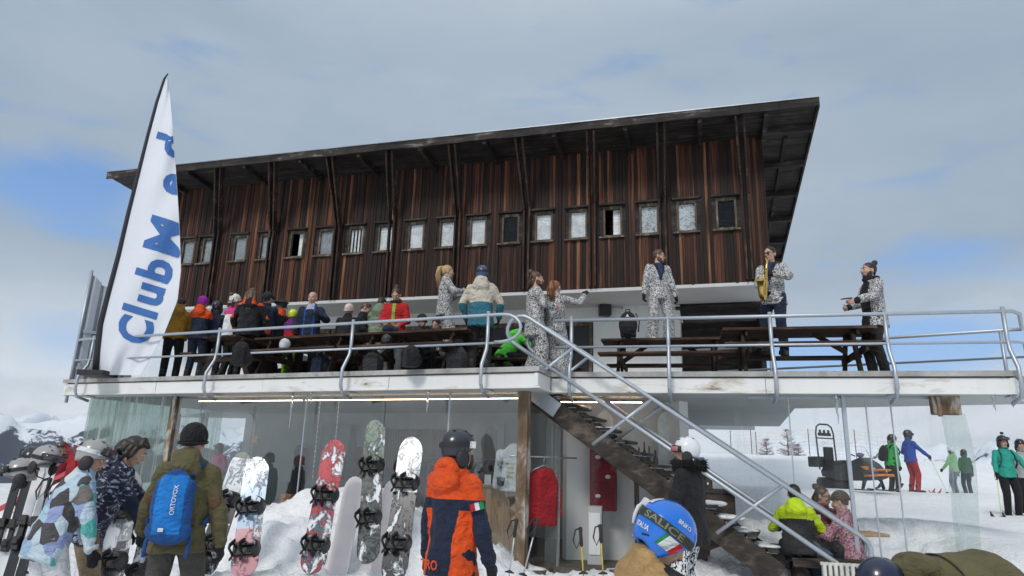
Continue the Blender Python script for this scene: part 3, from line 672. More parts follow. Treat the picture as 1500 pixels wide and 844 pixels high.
def hand(mb,w,d,palm,right,curl=.5,k=1.):
    d=d.normalized(); palm=(palm-d*palm.dot(d)).normalized(); t=d.cross(palm)*(1 if right else -1)
    for i,(o,L) in enumerate(((.029,.070),(.0095,.080),(-.0095,.075),(-.027,.058))):
        kn=w+d*(.088-.004*abs(i-1))+t*o
        mb.cone(w+d*.005+t*o*.55,kn,.0155*k,.0125*k,8)
        a=curl*(.9+.12*i); d1=d*math.cos(a)+palm*math.sin(a); d2=d*math.cos(a*2.1)+palm*math.sin(a*2.1); d3=d*math.cos(a*2.9)+palm*math.sin(a*2.9)
        p1=kn+d1*L*.46; p2=p1+d2*L*.32; p3=p2+d3*L*.24
        mb.cone(kn,p1,.0100*k,.0092*k,8); mb.cone(p1,p2,.0092*k,.0086*k,8); mb.cone(p2,p3,.0086*k,.0074*k,8)
    b=w+d*.022+t*.026; a=b+(d*.7+t*.75+palm*.25*curl).normalized()*.038; c=a+(d*.95+t*.3+palm*.5*curl).normalized()*.032
    mb.cone(w+d*.012+t*.012,b,.015*k,.0135*k,8); mb.cone(b,a,.0125*k,.0108*k,8); mb.cone(a,c,.0105*k,.0088*k,8)
class Fr:
    """a moved frame (head, torso)"""
    def __init__(s,o,x,y,z): s.o,s.x,s.y,s.z=o,x,y,z
    def __call__(s,a,b,c): return s.o+s.x*a+s.y*b+s.z*c
    def inv(s,p): q=p-s.o; return (q.dot(s.x)/s.x.length_squared,q.dot(s.y)/s.y.length_squared,q.dot(s.z)/s.z.length_squared)
    @property
    def ax(s): return (s.x,s.y,s.z)
def shell(mb,H,c,r,lim,n=28,m=10,th=.006,fold=None):
    """a cap over the skull: from the crown down to the polar angle lim(phi); phi=0 is the face"""
    def pt(ph,q,rr):
        a=q*lim(ph); f=1+(fold(ph,q) if fold else 0)
        if a<=PI/2: sa,cz=math.sin(a),rr[2]*math.cos(a)
        else: tt=a-PI/2; sa,cz=1-.12*tt-.16*tt*tt,-rr[2]*tt*.95
        return H(c[0]+rr[0]*sa*math.sin(ph)*f,c[1]+rr[1]*sa*math.cos(ph)*f,c[2]+cz*f)
    r2=[x-th for x in r]; rings=[]
    for i in range(1,m+1): rings.append([pt(2*PI*j/n,i/m,r) for j in range(n)])
    for i in range(m,0,-1): rings.append([pt(2*PI*j/n,i/m,r2) for j in range(n)])
    mb.loft(rings)
def C(name,col,rough=.75,wr=.6):
    k='cloth '+name
    if k not in M: M[k]=fabric(k,col,rough,wr)
    return M[k]
SK=[simple('skin',(.50,.30,.215),.5,.12,14,0,.1,180,.002),simple('lips',(.36,.13,.11),.45,.1),simple('skin warm',(.42,.235,.16),.5,.12,14,0,.1,180,.002)]
M['eye']=simple('eye white',(.7,.68,.65),.25,.05); M['iris']=simple('iris',(.03,.022,.018),.15,.1)
def hairmat(n,c):
    mt,t,p=newmat('hair '+n); g=t.noise(t.coord(scale=(60,60,5)),1,4,.6,.3); setp(p,t,Base_Color=t.mix(g,dk(c,.45),dk(c,1.5)),Roughness=.42,Normal=t.bump(g,.6,.006)); return mt
HA={'dark':hairmat('dark',(.022,.015,.011)),'brown':hairmat('brown',(.075,.042,.022)),'blond':hairmat('blond',(.44,.30,.14)),'red':hairmat('red',(.22,.085,.03)),'grey':hairmat('grey',(.3,.28,.26))}
M['shades']=simple('dark lenses',(.006,.006,.007),.08,.1,coat=.5); M['rubber']=simple('black rubber',(.018,.018,.019),.6)
def helmetmat(n,c,rough=.28): 
    k='helmet '+n
    if k not in M: M[k]=simple(k,c,rough,.06,5,0,.03,30,.002,.5,.35)
    return M[k]
def fhelmet(th,H,mat,strap=None,gog=None,k=1.,vent=True,lining=None):
    h=MB(); sr=(.102*k,.123*k,.117*k); c=(0,-.008,.032)
    lim=lambda ph: R(86)+R(52)*(0.5-.5*math.cos(ph))**.8+ (R(10)*math.exp(-((abs((ph+PI)%(2*PI)-PI)-PI/2)/.5)**2))
    shell(h,H,c,sr,lim,32,12,.012)
    o=th.part(h,'helmet',[mat])
    for s in(-1,1):
        b=MB(); b.ell(H(s*.090*k,.0,-.05),(.022,.05,.062),H.ax); th.part(b,'ear_pad',[lining or M['rubber']],o)
    b=MB()
    if vent:
        for y in (-.05,.02,.07):
            for s in(-1,1):
                b=MB()
                a=math.sqrt(max(0,1-(.04/sr[0])**2-((y+.008)/sr[1])**2)); b.ell(H(s*.04,y,.032+sr[2]*a),(.006,.018,.005),H.ax,8,5); th.part(b,'vent',[M['black']],o)
    b=MB(); b.tube([H(-.086,.02,-.06),H(-.06,.06,-.115),H(0,.085,-.13),H(.06,.06,-.115),H(.086,.02,-.06)],.006,6); th.part(b,'chin_strap',[M['rubber']],o)
    if strap:
        b=MB(); fg=lambda a,q:(lambda ph:H(math.sin(ph)*(sr[0]+.005),-.008+math.cos(ph)*(sr[1]+.005),.045+.035*q-.018+.012*math.cos(ph)))(R(50)+R(260)*a)
        b.grid(fg,28,2); vs=[p for p in b.v]; th.part(b,'goggle_strap',[strap],o)
    if gog:
        z0=.072 if gog[0]=='up' else .022
        b=MB(); rr=[]
        for i in range(13):
            ph=R(-62+124*i/12); rk=(.118 if gog[0]=='up' else .105); p=H(math.sin(ph)*rk*.92*k,-.005+math.cos(ph)*(rk+.022)*k,z0)
            hgt=.037*(1-.25*abs(i-6)/6)-(.010 if i==6 else 0); rr.append((p,H.z*hgt,(H.x*math.sin(ph)+H.y*math.cos(ph))*.02))
        b.loft([[p-a,p+a,p+a*.8+o2,p-a*.8+o2] for p,a,o2 in rr]); g=th.part(b,'goggles',[M['rubber']])
        b=MB(); b.loft([[p-a*.72+o2,p+a*.72+o2,p+a*.62+o2*1.25,p-a*.62+o2*1.25] for p,a,o2 in rr[1:-1]]); th.part(b,'lens',[gog[1]],g)
    return o
M['lens']=simple('mirrored goggle lens',(.05,.04,.05),.06,.1,coat=.6); M['lensr']=simple('pink goggle lens',(.42,.12,.12),.08,.1,coat=.5)
def person(label,loc,head,Ht,lean=0,side=0,twist=0,hipz=.962,nw=.55,hipy=0,feet=None,hands=None,poles=None,kpole=None,look=(0,0),jk=None,jf=None,hem=.10,loose=1.,
           hood=None,col=None,tr=None,tf=None,flare=0,bt=None,gl=None,curl=.55,hd=None,hm=None,hair=None,hk='dark',beard=None,shades=None,gog=None,strap=None,group=None,vj=.017,skinm=0,palms=None,
           puff=0,name='person',gaz=None,facem=None,lining=None,dj=.042):
    s=Ht/1.75; th=Thing(name,label,'person',tuple(loc),-R(head),group,s); root=th.e
    cl,sl=math.cos(R(lean)),math.sin(R(lean)); ss=math.sin(R(side))
    P=V((0,hipy,hipz)); up=V((ss,sl,cl)).normalized(); tw=R(twist); xr=V((math.cos(tw),-math.sin(tw),0)); xr=(xr-up*xr.dot(up)).normalized(); fw=up.cross(xr)
    T=Fr(P,xr,fw,up)
    SH=[T(-.168,-.005,.437),T(.168,-.005,.437)]; N=T(0,-.01,.515)
    ly,lp=R(look[0]),R(look[1]); nu=(up*(1-nw)+Z*nw).normalized(); hx=(xr-nu*xr.dot(nu)).normalized(); hy=nu.cross(hx)
    fx=hx*math.cos(ly)-hy*math.sin(ly); fy=hx*math.sin(ly)+hy*math.cos(ly); fy2=fy*math.cos(lp)-nu*math.sin(lp); fz=nu*math.cos(lp)+fy*math.sin(lp)
    hs_=1.07; H=Fr(N+nu*.142+fy*.022,fx*hs_,fy2*hs_,fz*hs_)
    hp=hands or ((-.30,.06,.74),(.30,.06,.74)); hp=[V(p) for p in hp]
    ft=feet or ((-.11,.0,0),(.11,.04,0)); ft=[V(p) for p in ft]
    po=[V(p) for p in (poles or ((-.5,-.6,-.4),(.5,-.6,-.4)))]
    arms=[];legs=[]
    for i in(0,1):
        e,w=ik(SH[i],hp[i],.285,.255,po[i]); arms.append((SH[i],e,w))
        hj=P+xr*(.092*(2*i-1))-Z*.03; kp=V(kpole[i]) if kpole else V(((2*i-1)*.15,1,0))
        kn,an=ik(hj,ft[i]+Z*.09,.435,.425,kp); legs.append((hj,kn,an))
    # body: one continuous surface
    b=MB()
    b.ell(H(0,-.012,.035),(.074,.094,.085),H.ax); b.ell(H(0,.022,-.02),(.061,.072,.098),H.ax); b.ell(H(0,.038,-.078),(.044,.046,.034),H.ax)
    b.cone(H(0,.088,.018),H(0,.110,-.022),.009,.015,8); b.ell(H(0,.090,-.058),(.024,.012,.013),H.ax,10,6); b.cone(H(-.035,.083,.034),H(.035,.083,.034),.011,.011,8)
    for q in(-1,1): b.ell(H(q*.076,-.008,-.008),(.010,.020,.031),H.ax,10,7); b.ell(H(q*.035,.072,-.025),(.022,.016,.02),H.ax,10,6)
    b.cone(N-up*.05,H(0,-.015,-.06),.058,.050)
    b.ell(T(0,.0,.0),(.155,.105,.12),T.ax); b.cone(T(0,0,.0),T(0,.0,.2),.12,.115); b.ell(T(0,.01,.36),(.16,.105,.17),T.ax); b.cone(SH[0],SH[1],.055,.055)
    for i in(0,1):
        a,e,w=arms[i]; b.cone(a,e,.050,.038); b.cone(e,w,.038,.026); hj,kn,an=legs[i]; b.cone(hj,kn,.085,.055); b.cone(kn,an,.052,.038); b.cone(an-Z*.03,an+(V((0,.15,-.05))),.038,.03)
        if gl is None:
            d=(w-e).normalized(); pl=V(palms[i]) if palms else (T.x*(1-2*i)); hand(b,w,d,pl,i==1,curl)
    fine=gl is None
    def face(c):
        x,y,z=H.inv(c)
        if y>.075 and abs(x)<.022 and -.068<z<-.049: return 1
        return 0
    body=skin_union(b,'body',root,[SK[2] if skinm else SK[0],SK[1]],.0068 if fine else .0095,3,0,face)
    # eyes and brows
    for q in(-1,1):
        e=MB(); e.ell(H(q*.030,.084,.006),(.0125,.009,.0075),H.ax,10,6); eo=th.part(e,'eye',[M['eye']],body)
        e=MB(); e.ell(H(q*.030,.0915,.006),(.0055,.003,.0055),H.ax,8,5); th.part(e,'iris',[M['iris']],eo)
        e=MB(); e.cone(H(q*.016,.0955,.030),H(q*.048,.084,.031),.0042,.003,6); th.part(e,'eyebrow',[HA[hk]],body)
    if shades:
        e=MB()
        for q in(-1,1): e.ell(H(q*.031,.104,.005),(.026,.006,.021),H.ax,12,6); e.bar(H(q*.056,.098,.014),H(q*.080,-.01,.012),.004,.006)
        e.bar(H(-.012,.106,.012),H(.012,.106,.012),.004,.005); th.part(e,'sunglasses',[M['shades']])
    if beard:
        e=MB(); e.ell(H(0,.050,-.088),(.045,.043,.034),H.ax); e.ell(H(-.048,.018,-.055),(.018,.04,.045),H.ax); e.ell(H(.048,.018,-.055),(.018,.04,.045),H.ax); e.cone(H(-.024,.096,-.045),H(.024,.096,-.045),.008,.008); skin_union(e,'beard',root,[HA[beard]],.008,3,.008,None,None,TEXB)
    # jacket
    lo=loose; b=MB()
    def ring(z,rx,ry,dy=0,n=18,base=T): return [base(math.cos(2*PI*k/n)*rx,dy+math.sin(2*PI*k/n)*ry,z) for k in range(n)]
    bend=Fr(P,xr,fw,(up*.35+Z*.65).normalized())
    hemr=(.195 if hem>.05 else .18)*lo+.02*(hem>.2)
    b.loft([ring(-hem,hemr,.165*lo,0,18,bend),ring(-hem*.4,.19*lo,.155*lo,0,18,bend),ring(.06,.176*lo,.140*lo),ring(.2,.170*lo,.136*lo),ring(.31,.180*lo,.142*lo,.005),ring(.40,.172*lo,.130*lo),ring(.465,.135*lo,.105*lo),ring(.52,.082,.082,-.005)])
    b.cone(SH[0]-up*.01,SH[1]-up*.01,.068*lo,.068*lo)
    for i in(0,1):
        a,e,w=arms[i]; d=(w-e).normalized(); b.cone(a,e,.067*lo,.059*lo); b.cone(e,w-d*.015,.064*lo,.046*lo)
        if puff:
            for k in range(4): b.ell(a.lerp(e,.15+.25*k),.083*lo); b.ell(e.lerp(w,.1+.24*k),(.068-.004*k)*lo)
    if puff:
        for k in range(6):
            z=-hem+.07+k*(.46+hem)/5.6; rk=(.205 if k<5 else .185)*lo
            b.ell(T(0,0,z),(rk,.158*lo,.062),T.ax,22,8)
    if hood=='down':
        b.ell(T(0,-.125,.455),(.130*lo,.072,.09),T.ax); b.ell(T(0,-.095,.54),(.115,.066,.075),T.ax); b.ell(T(-.085,-.03,.505),(.045,.08,.042),T.ax); b.ell(T(.085,-.03,.505),(.045,.08,.042),T.ax)
    elif hood=='collar':
        b.loft([[T(math.cos(2*PI*k/18)*r0,-.01+math.sin(2*PI*k/18)*r0,z) for k in range(18)] for z,r0 in ((.47,.10),(.53,.090),(.572,.085))])
    jo=skin_union(b,'jacket',root,jk,vj,5,dj,(lambda c:jf(c,T,H,arms)) if jf else None)
    if col is not None:
        e=MB(); 
        for q in range(10):
            a=2*PI*q/10; e.ell(T(math.cos(a)*.085,-.005+math.sin(a)*.085,.52+.02*(1-math.sin(a))*.5),(.042,.042,.036),T.ax,10,6)
        skin_union(e,'collar',root,[col],.012,3,.012)
    # trousers
    b=MB(); b.ell(P,(.172,.13,.12),(xr,fw,Z))
    for i in(0,1):
        hj,kn,an=legs[i]; b.cone(hj,kn,.105,.078+flare*.02); b.cone(kn,an+Z*.01,.078+flare*.02,.068+flare*.055)
    skin_union(b,'trousers',root,[tr],.018,4,.012)
    # boots
    for i in(0,1):
        hj,kn,an=legs[i]; td=V(((2*i-1)*.12,1,0)).normalized(); b=MB(); f0=V((an.x,an.y,an.z-.09))
        b.cone(f0+Z*.05-td*.04,f0+Z*.045+td*.17,.055,.050); b.cone(f0+Z*.05,f0+Z*.22,.058,.062); b.box(f0+td*.065+Z*.018,(.095,.29,.036),(td.cross(Z),td,Z))
        skin_union(b,'boot',root,[bt or M['rubber']],.013,3)
    # gloves
    if gl is not None:
        for i in(0,1):
            a,e,w=arms[i]; d=(w-e).normalized(); pl=V(palms[i]) if palms else (T.x*(1-2*i)); b=MB(); hand(b,w-d*.005,d,pl,i==1,curl,1.42); b.cone(w-d*.05,w+d*.02,.040,.034)
            skin_union(b,'glove',root,[gl],.0075,2)
    # head
    if hair:
        b=MB(); hl=lambda ph:R(46)+R(108)*(.5-.5*math.cos(ph))**.62
        shell(b,H,(0,-.012,.034),(.0775,.0985,.0905),hl,28,10,.015)
        if hair=='short': b.ell(H(0,.028,.112),(.048,.034,.014),H.ax)
        if hair=='shaggy':
            for k in range(11):
                a=R(70+220*k/10); l_=.10+.03*math.sin(k*2.3); p0=H(math.sin(a)*.078,-.012+math.cos(a)*.095,.03); b.cone(p0,H(math.sin(a)*.090,-.016+math.cos(a)*.108,.03-l_*.6),.026,.024); b.cone(H(math.sin(a)*.090,-.016+math.cos(a)*.108,.03-l_*.6),H(math.sin(a)*.086,-.02+math.cos(a)*.104,.03-l_),.022,.010)
            for k in range(7):
                a=R(-60+20*k); b.cone(H(math.sin(a)*.04,.02,.115),H(math.sin(a)*.082,math.cos(a)*.095-.01,.075+.008*(k%2)),.024,.014)
        if hair in('bun','topbun'):
            q=(0,-.10,.115) if hair=='bun' else (0,-.085,.125); b.ell(H(*q),(.04,.04,.042),H.ax); b.cone(H(0,-.06,.10),H(*q),.035,.03)
            if hair=='bun': b.ell(H(0,-.07,-.04),(.06,.05,.075),H.ax)
        if hair=='pony':
            pts=[H(0,-.10,.075),H(0,-.15,.05),H(0,-.165,-.05),H(0,-.15,-.16),H(0,-.14,-.25)]; rr=[.03,.042,.045,.036,.014]
            for k in range(4): b.cone(pts[k],pts[k+1],rr[k],rr[k+1])
        if hair=='mane':   # long loose hair
            for a in (-70,-40,-10,10,40,70):
                sx_,cx=math.sin(R(a)),math.cos(R(a)); p0=H(sx_*.085,-cx*.10,.02); p1=H(sx_*.115,-cx*.12-.01,-.12); p2=H(sx_*.12,-cx*.135,-.27)-Z*.02; b.cone(p0,p1,.042,.04); b.cone(p1,p2,.04,.022)
        ho=skin_union(b,'hair',root,[HA[hk]],.0065,2,.010,None,None,TEXB)
        if hair in('mane','pony','bun'):
            b=MB(); rn=random.Random(len(label))
            for k in range(60):
                a=R(rn.uniform(-75,75)); 
                if hair=='mane': p0=H(math.sin(a)*.09,-math.cos(a)*.105,.06); L=rn.uniform(.24,.36); p1=H(math.sin(a)*.135,-math.cos(a)*.14,-.1); p2=H(math.sin(a)*rn.uniform(.12,.18),-math.cos(a)*rn.uniform(.13,.18),.03-L)
                elif hair=='pony': a*=.4; p0=H(math.sin(a)*.04,-.13,.09); p1=H(math.sin(a)*.13,-.185+rn.uniform(-.02,.02),-.05); p2=H(math.sin(a)*.11+rn.uniform(-.02,.02),-.14+rn.uniform(-.04,.02),-.16-rn.uniform(0,.16))
                else: p0=H(math.sin(a)*.06,-.08,.06); p1=H(math.sin(a)*.08,-.115,-.03); p2=H(math.sin(a)*.075+rn.uniform(-.01,.01),-.09+rn.uniform(-.03,.02),-.12-rn.uniform(0,.04))
                b.tube([p0,p1,p2],[.004,.0045,.001],4)
            th.part(b,'loose_strands',[HA[hk]],ho)
    if hd=='helmet': th.helm=fhelmet(th,H,hm,strap,gog,1.,True,lining)
    elif hd in('beanie','cap'):
        b=MB(); fold=(lambda ph,q:.012*math.cos(ph*22)*min(1,q*2)) if hd=='beanie' else None
        hl=(lambda ph:R(84)+R(58)*(.5-.5*math.cos(ph))) if hd=='beanie' else (lambda ph:R(78)+R(34)*(.5-.5*math.cos(ph)))
        shell(b,H,(0,-.012,.038),(.094,.114,.108),hl,88,9,.012,fold)
        if hd=='beanie':
            pts=[H(math.sin(2*PI*k/28)*.094,-.012+math.cos(2*PI*k/28)*.114,.044-.090*(.5-.5*math.cos(2*PI*k/28))) for k in range(28)]; b.tube(pts,.011,8,False,True)
        ho=th.part(b,hd,[hm])
        if hd=='cap':
            e=MB(); e.loft([[H(math.sin(R(a))*.085,.07+math.cos(R(a))*r0,.055-.012*(r0>.06)+d) for a in range(-80,81,20)]+[H(math.sin(R(a))*.05,.06,.06+d) for a in (60,0,-60)] for d,r0 in ((0,.10),(.008,.10))]); th.part(e,'brim',[hm],ho)
        if gog: 
            e=MB(); e.tube([H(math.sin(2*PI*k/28)*.103,-.012+math.cos(2*PI*k/28)*.124,.075-.02*(.5-.5*math.cos(2*PI*k/28))) for k in range(28)],.016,6,False,True); g=th.part(e,'goggles',[M['rubber']]); e=MB(); e.ell(H(0,.118,.075),(.07,.03,.034),H.ax); th.part(e,'lens',[gog[1]],g)
    th.T,th.H,th.arms,th.legs,th.body,th.jacket=T,H,arms,legs,body,jo
    return th
def backpack(th,mat,mat2=None,h=.46,w=.30,d=.16,parts=True,z=.22):
    """straps and pack on the wearer's back"""
    T=th.T; b=MB(); y=-.16-d/2
    b.ell(T(0,y,z),(w*.52,d*.62,h*.5),T.ax,18,12); b.box(T(0,y+.015,z-.02),(w*.8,d*.75,h*.72),T.ax); b.ell(T(0,y-.01,z-h*.28),(w*.55,d*.6,h*.24),T.ax)
    o=skin_union(b,'backpack',th.e,[mat],.012,6,.008)
    for s in(-1,1):
        b=MB(); pts=[T(s*.10,-.13,z+h*.36),T(s*.115,-.08,.475),T(s*.12,.02,.485),T(s*.13,.12,.42),T(s*.15,.165,.33),T(s*.185,.08,.17),T(s*.19,-.07,.10)]
        b.tube(pts,.026,8,True,False,.3); th.part(b,'strap',[mat2 or mat],o)
    return o
# ================================================================ the people in the picture
SUIT=pattern_suit('printed suit',52); SUIT2=pattern_suit('printed coat',44); HT=houndstooth('houndstooth')
BLK=C('black',(.012,.012,.014)); NAVY=C('navy',(.012,.020,.045)); CHAR=C('charcoal',(.035,.036,.038)); OLIVE=C('olive',(.115,.100,.045)); ORNG=C('orange',(.75,.085,.012)); RED=C('red',(.50,.015,.018)); WHITE=C('white',(.72,.73,.74))
TEAL=C('teal',(.03,.15,.20)); CREAM=C('cream',(.58,.52,.43)); LIME=C('lime',(.10,.62,.06)); NEON=C('neon yellow',(.52,.70,.02)); PURP=C('purple',(.17,.02,.22)); SAGE=C('sage',(.20,.25,.17)); MUST=C('mustard',(.44,.235,.025)); BLUE=C('blue',(.02,.075,.38)); PINK=C('pink',(.62,.06,.25)); BROWN=C('dark grey brown',(.075,.070,.060)); GREY=C('pale grey',(.42,.44,.46)); SHIRT=C('dark blue shirt',(.015,.04,.13)); AQUA=C('aqua green',(.03,.36,.28)); BGREEN=C('bright green',(.03,.42,.08)); PGREEN=C('pale green',(.22,.50,.20)); DRED=C('dark red',(.22,.015,.03)); TAN=C('tan',(.30,.23,.14)); GOLDJ=C('gold brown',(.40,.25,.10),.4,.35); JEAN=C('pale denim',(.16,.23,.36)); RGREY=C('rose grey',(.5,.4,.4)); LGREEN=C('light sage',(.30,.40,.22))
def dk_(px,py,H,dz=0): 
    p=pz(px,py,DZ+dz+H*.985); return (p.x,p.y,DZ+dz)
def gp(px,py,Y,H): 
    p=pY(px,py,Y); return (p.x,p.y,p.z-H*.985)
def above(z,hi=1,lo=0): return lambda c,T,H,arms:(hi if T.inv(c)[2]>z else lo)
def arm_t(c,arms):
    best=9
    for i in(0,1):
        a,e,w=arms[i]
        for p,q in((a,e),(e,w)):
            d=q-p; t=max(0,min(1,(c-p).dot(d)/d.length_squared)); best=min(best,(c-p-d*t).length)
    return best
def lapel(c,T,H,arms):
    x,y,z=T.inv(c)
    if y>.02 and z>.14:
        w=.085*(z-.14)/.36
        if abs(x)<w*.62: return 1
        if abs(x)<w*1.35: return 2
    return 0
down=((-.27,.05,.80),(.27,.05,.80)); table_h=((-.16,.36,.98),(.16,.36,.98))
SP='musicians in printed suits on the deck'; DKP='guests standing at the deck tables'
DP=person
# --- guests along the left tables
DP('person in a mustard yellow jacket seen from behind, beside the flag',dk_(264,440,1.72),-15,1.78,lean=12,look=(0,30),hands=table_h,jk=[MUST],hood='down',tr=BLK,gl=BLK,hair='short',hk='dark',loose=1.08,group=DKP)
DP('person in purple hat and orange and navy jacket, right of the yellow jacket',dk_(298,437,1.74),5,1.74,hands=table_h,jk=[NAVY,ORNG],jf=above(.33),hood='down',tr=NAVY,gl=BLK,hd='beanie',hm=C('purple knit',(.30,.02,.30)),group=DKP)
DP('person in navy jacket and dark helmet, right of the purple hat',dk_(319,444,1.7),0,1.7,hands=table_h,jk=[NAVY],hood='collar',tr=BLK,gl=BLK,hd='helmet',hm=helmetmat('black',(.015,.016,.02)),group=DKP)
DP('person in white hat and white and pink jacket at the deck tables',dk_(345,434,1.7),30,1.7,hands=table_h,jk=[WHITE,PINK],jf=above(.36),hood='collar',tr=BLK,gl=BLK,hd='beanie',hm=C('white knit',(.70,.68,.65)),hair='bun',hk='brown',group=DKP)
def redsh(c,T,H,arms):
    x,y,z=T.inv(c); w=min((c-a[2]).length for a in arms)
    return 1 if (z>.44 and abs(x)>.06) or w<.10 or (.30<abs(x) and z>.2) else 0
DP('person with long brown hair in black and red jacket, back turned',dk_(371,424,1.78),-4,1.78,hands=((-.3,.2,.95),(.32,.18,.92)),poles=((-1,-.2,-.2),(1,-.2,-.2)),jk=[BLK,ORNG],jf=redsh,hood='down',tr=BLK,gl=BLK,hair='mane',hk='brown',loose=1.1,hem=.16,group=DKP)
DP('person in navy jacket and dark cap, right of the long brown hair',dk_(393,431,1.8),12,1.8,hands=table_h,jk=[NAVY],hood='collar',tr=BLK,gl=BLK,hd='cap',hm=C('dark cap',(.02,.02,.025)),hair='short',hk='dark',loose=1.12,group=DKP)
p=dk_(413,441,1.72); DP('person in black knit hat with orange collar facing left',p,-75,1.72,hands=table_h,jk=[BLK,ORNG],jf=above(.44),hood='collar',tr=BLK,gl=BLK,hd='beanie',hm=C('black knit',(.02,.02,.022)),gog=('up',M['lens']),group=DKP)
DP('child in neon yellow helmet and purple jacket at the deck tables',dk_(430,456,1.48),25,1.48,hands=((-.2,.3,1.0),(.2,.3,1.0)),jk=[PURP,RED],jf=above(.25,0,1),hood='collar',tr=C('lime trousers',(.25,.55,.02)),gl=BLK,hd='helmet',hm=helmetmat('neon',(.55,.68,.03)),group=DKP)
DP('bald man with glasses in open navy jacket facing the camera',dk_(459,431,1.83),178,1.85,look=(5,5),hands=((-.24,.34,1.22),(.22,.2,.95)),jk=[NAVY,BLUE,C('pale scarf',(.45,.46,.55))],jf=lambda c,T,H,arms:(2 if T.inv(c)[1]>.04 and T.inv(c)[2]>.42 and abs(T.inv(c)[0])<.07 else (1 if T.inv(c)[1]>.05 and .07<abs(T.inv(c)[0])<.1 and arm_t(c,arms)>.08 else 0)),hood='collar',tr=BLK,gl=BLK,hk='grey',shades=None,loose=1.06,group=DKP)
DP('person in pale pink knit hat and black jacket bending over a table',dk_(508,446,1.6),10,1.62,lean=14,hands=table_h,jk=[BLK],hood='collar',tr=BLK,gl=BLK,hd='beanie',hm=C('pale pink knit',(.62,.50,.47)),group=DKP)
DP('dark haired man in profile beside the pale pink hat',dk_(525,446,1.62),80,1.66,lean=14,look=(0,25),hands=table_h,jk=[BLK],hood='collar',tr=BLK,gl=BLK,hair='short',hk='brown',group=DKP)
DP('person in sage green puffy jacket seen from behind',dk_(556,435,1.76),15,1.76,lean=10,look=(0,35),hands=table_h,jk=[SAGE],hood='down',tr=C('beige trousers',(.36,.31,.24)),gl=BLK,hair='short',hk='dark',puff=1,loose=1.05,group=DKP)
def vest(c,T,H,arms):
    x,y,z=T.inv(c); a=arm_t(c,arms)
    return 1 if y>.07 and abs(x)<.032 and z>.05 and a>.07 else 0
DP('woman in red jacket and white trousers with her hair up, facing the camera',dk_(582,427,1.72),184,1.74,look=(0,34),lean=5,hands=((-.17,.27,1.0),(.13,.3,1.02)),jk=[RED,C('green yellow vest',(.20,.50,.06))],jf=vest,hood='down',col=BLK,tr=WHITE,gl=None,curl=.9,hair='topbun',hk='brown',loose=1.1,group=DKP)
DP('person in cream and teal snow jacket and blue helmet, back turned',dk_(707,395,1.84),8,1.86,hands=((-.26,.12,.92),(.26,.2,.95)),poles=((-1,-.4,-.2),(1,-.4,-.2)),jk=[TEAL,CREAM],jf=lambda c,T,H,arms:1 if c.z>1.14 else 0,hood='down',tr=C('black trousers',(.02,.019,.018)),gl=BLK,hd='helmet',hm=helmetmat('blue grey',(.03,.05,.13)),loose=1.1,hem=.2,strap=M['rubber'],group=DKP)
DP('person in lime green jacket crouching behind the bench near the stairs',dk_(752,474,1.16),60,1.7,lean=42,hipz=.55,hipy=-.2,feet=((-.15,.15,0),(.15,.2,0)),look=(0,15),hands=((-.1,.55,.75),(.2,.5,.75)),jk=[LIME],hood='down',tr=BLK,gl=BLK,hd='beanie',hm=C('black knit',(.02,.02,.022)),group=DKP)
DP('guest in dark grey jacket seated behind the table, right of the red jacket',dk_(618,462,1.28),150,1.72,hipz=.50,feet=((-.14,.4,0),(.14,.4,0)),look=(0,25),hands=((-.15,.36,.78),(.15,.36,.78)),jk=[CHAR],hood='collar',tr=BLK,gl=BLK,hd='beanie',hm=C('black knit',(.02,.02,.022)),group=DKP)
DP('guest in black jacket seated behind the table below the blonde woman',dk_(640,468,1.24),200,1.68,hipz=.50,feet=((-.14,.4,0),(.14,.4,0)),look=(0,25),hands=((-.15,.36,.78),(.15,.36,.78)),jk=[BLK],hood='collar',tr=BLK,gl=BLK,hair='short',hk='dark',group=DKP)
# --- the musicians
pw=dk_(655,392,1.72,.446); WB=pw
DP('blonde woman in black and white printed suit facing right',pw,75,1.74,hands=((-.06,.28,1.20),(.14,.30,1.24)),poles=((-.8,-.5,-.6),(.8,-.5,-.6)),jk=[SUIT,SUIT],hood='collar',tr=SUIT,gl=SUIT and GREY,hair='pony',hk='blond',hem=.2,flare=1,group=SP)
DP('man with tied back brown hair in long printed coat at the stair head',dk_(785,402,1.78),80,1.80,hands=((-.24,.02,.84),(.20,.30,1.12)),jk=[SUIT2,SHIRT,BLK],jf=lapel,hem=.32,tr=SUIT2,gl=None,hair='bun',hk='brown',beard='brown',flare=1.6,loose=1.06,group=SP)
DP('woman with long red ponytail in printed suit raising a gloved hand',dk_(814,415,1.66),35,1.68,hands=((-.25,.10,.85),(.40,.34,1.52)),poles=((-1,-.5,-.5),(.8,.1,-.9)),palms=((1,0,0),(-.3,1,0)),curl=.25,jk=[SUIT],hood='collar',tr=SUIT,gl=BLK,hair='pony',hk='red',hem=.16,flare=1.8,group=SP)
pm=pz(963,368,DZ+.748+1.76); TM=(pm.x,pm.y,DZ+.748)
DP('bearded man in printed suit and sunglasses standing on a table',TM,172,1.79,look=(-66,4),feet=((-.17,0,0),(.16,.05,0)),hands=((-.32,.05,.80),(.31,.06,.78)),jk=[SUIT,SHIRT,BLK],jf=lapel,hem=.17,tr=SUIT,gl=BLK,bt=WHITE,hair='short',hk='brown',beard='brown',shades=1,flare=.8,group=SP)
px_=pz(1128,365,DZ+.446+1.86); SXP=(px_.x,px_.y,DZ+.446)
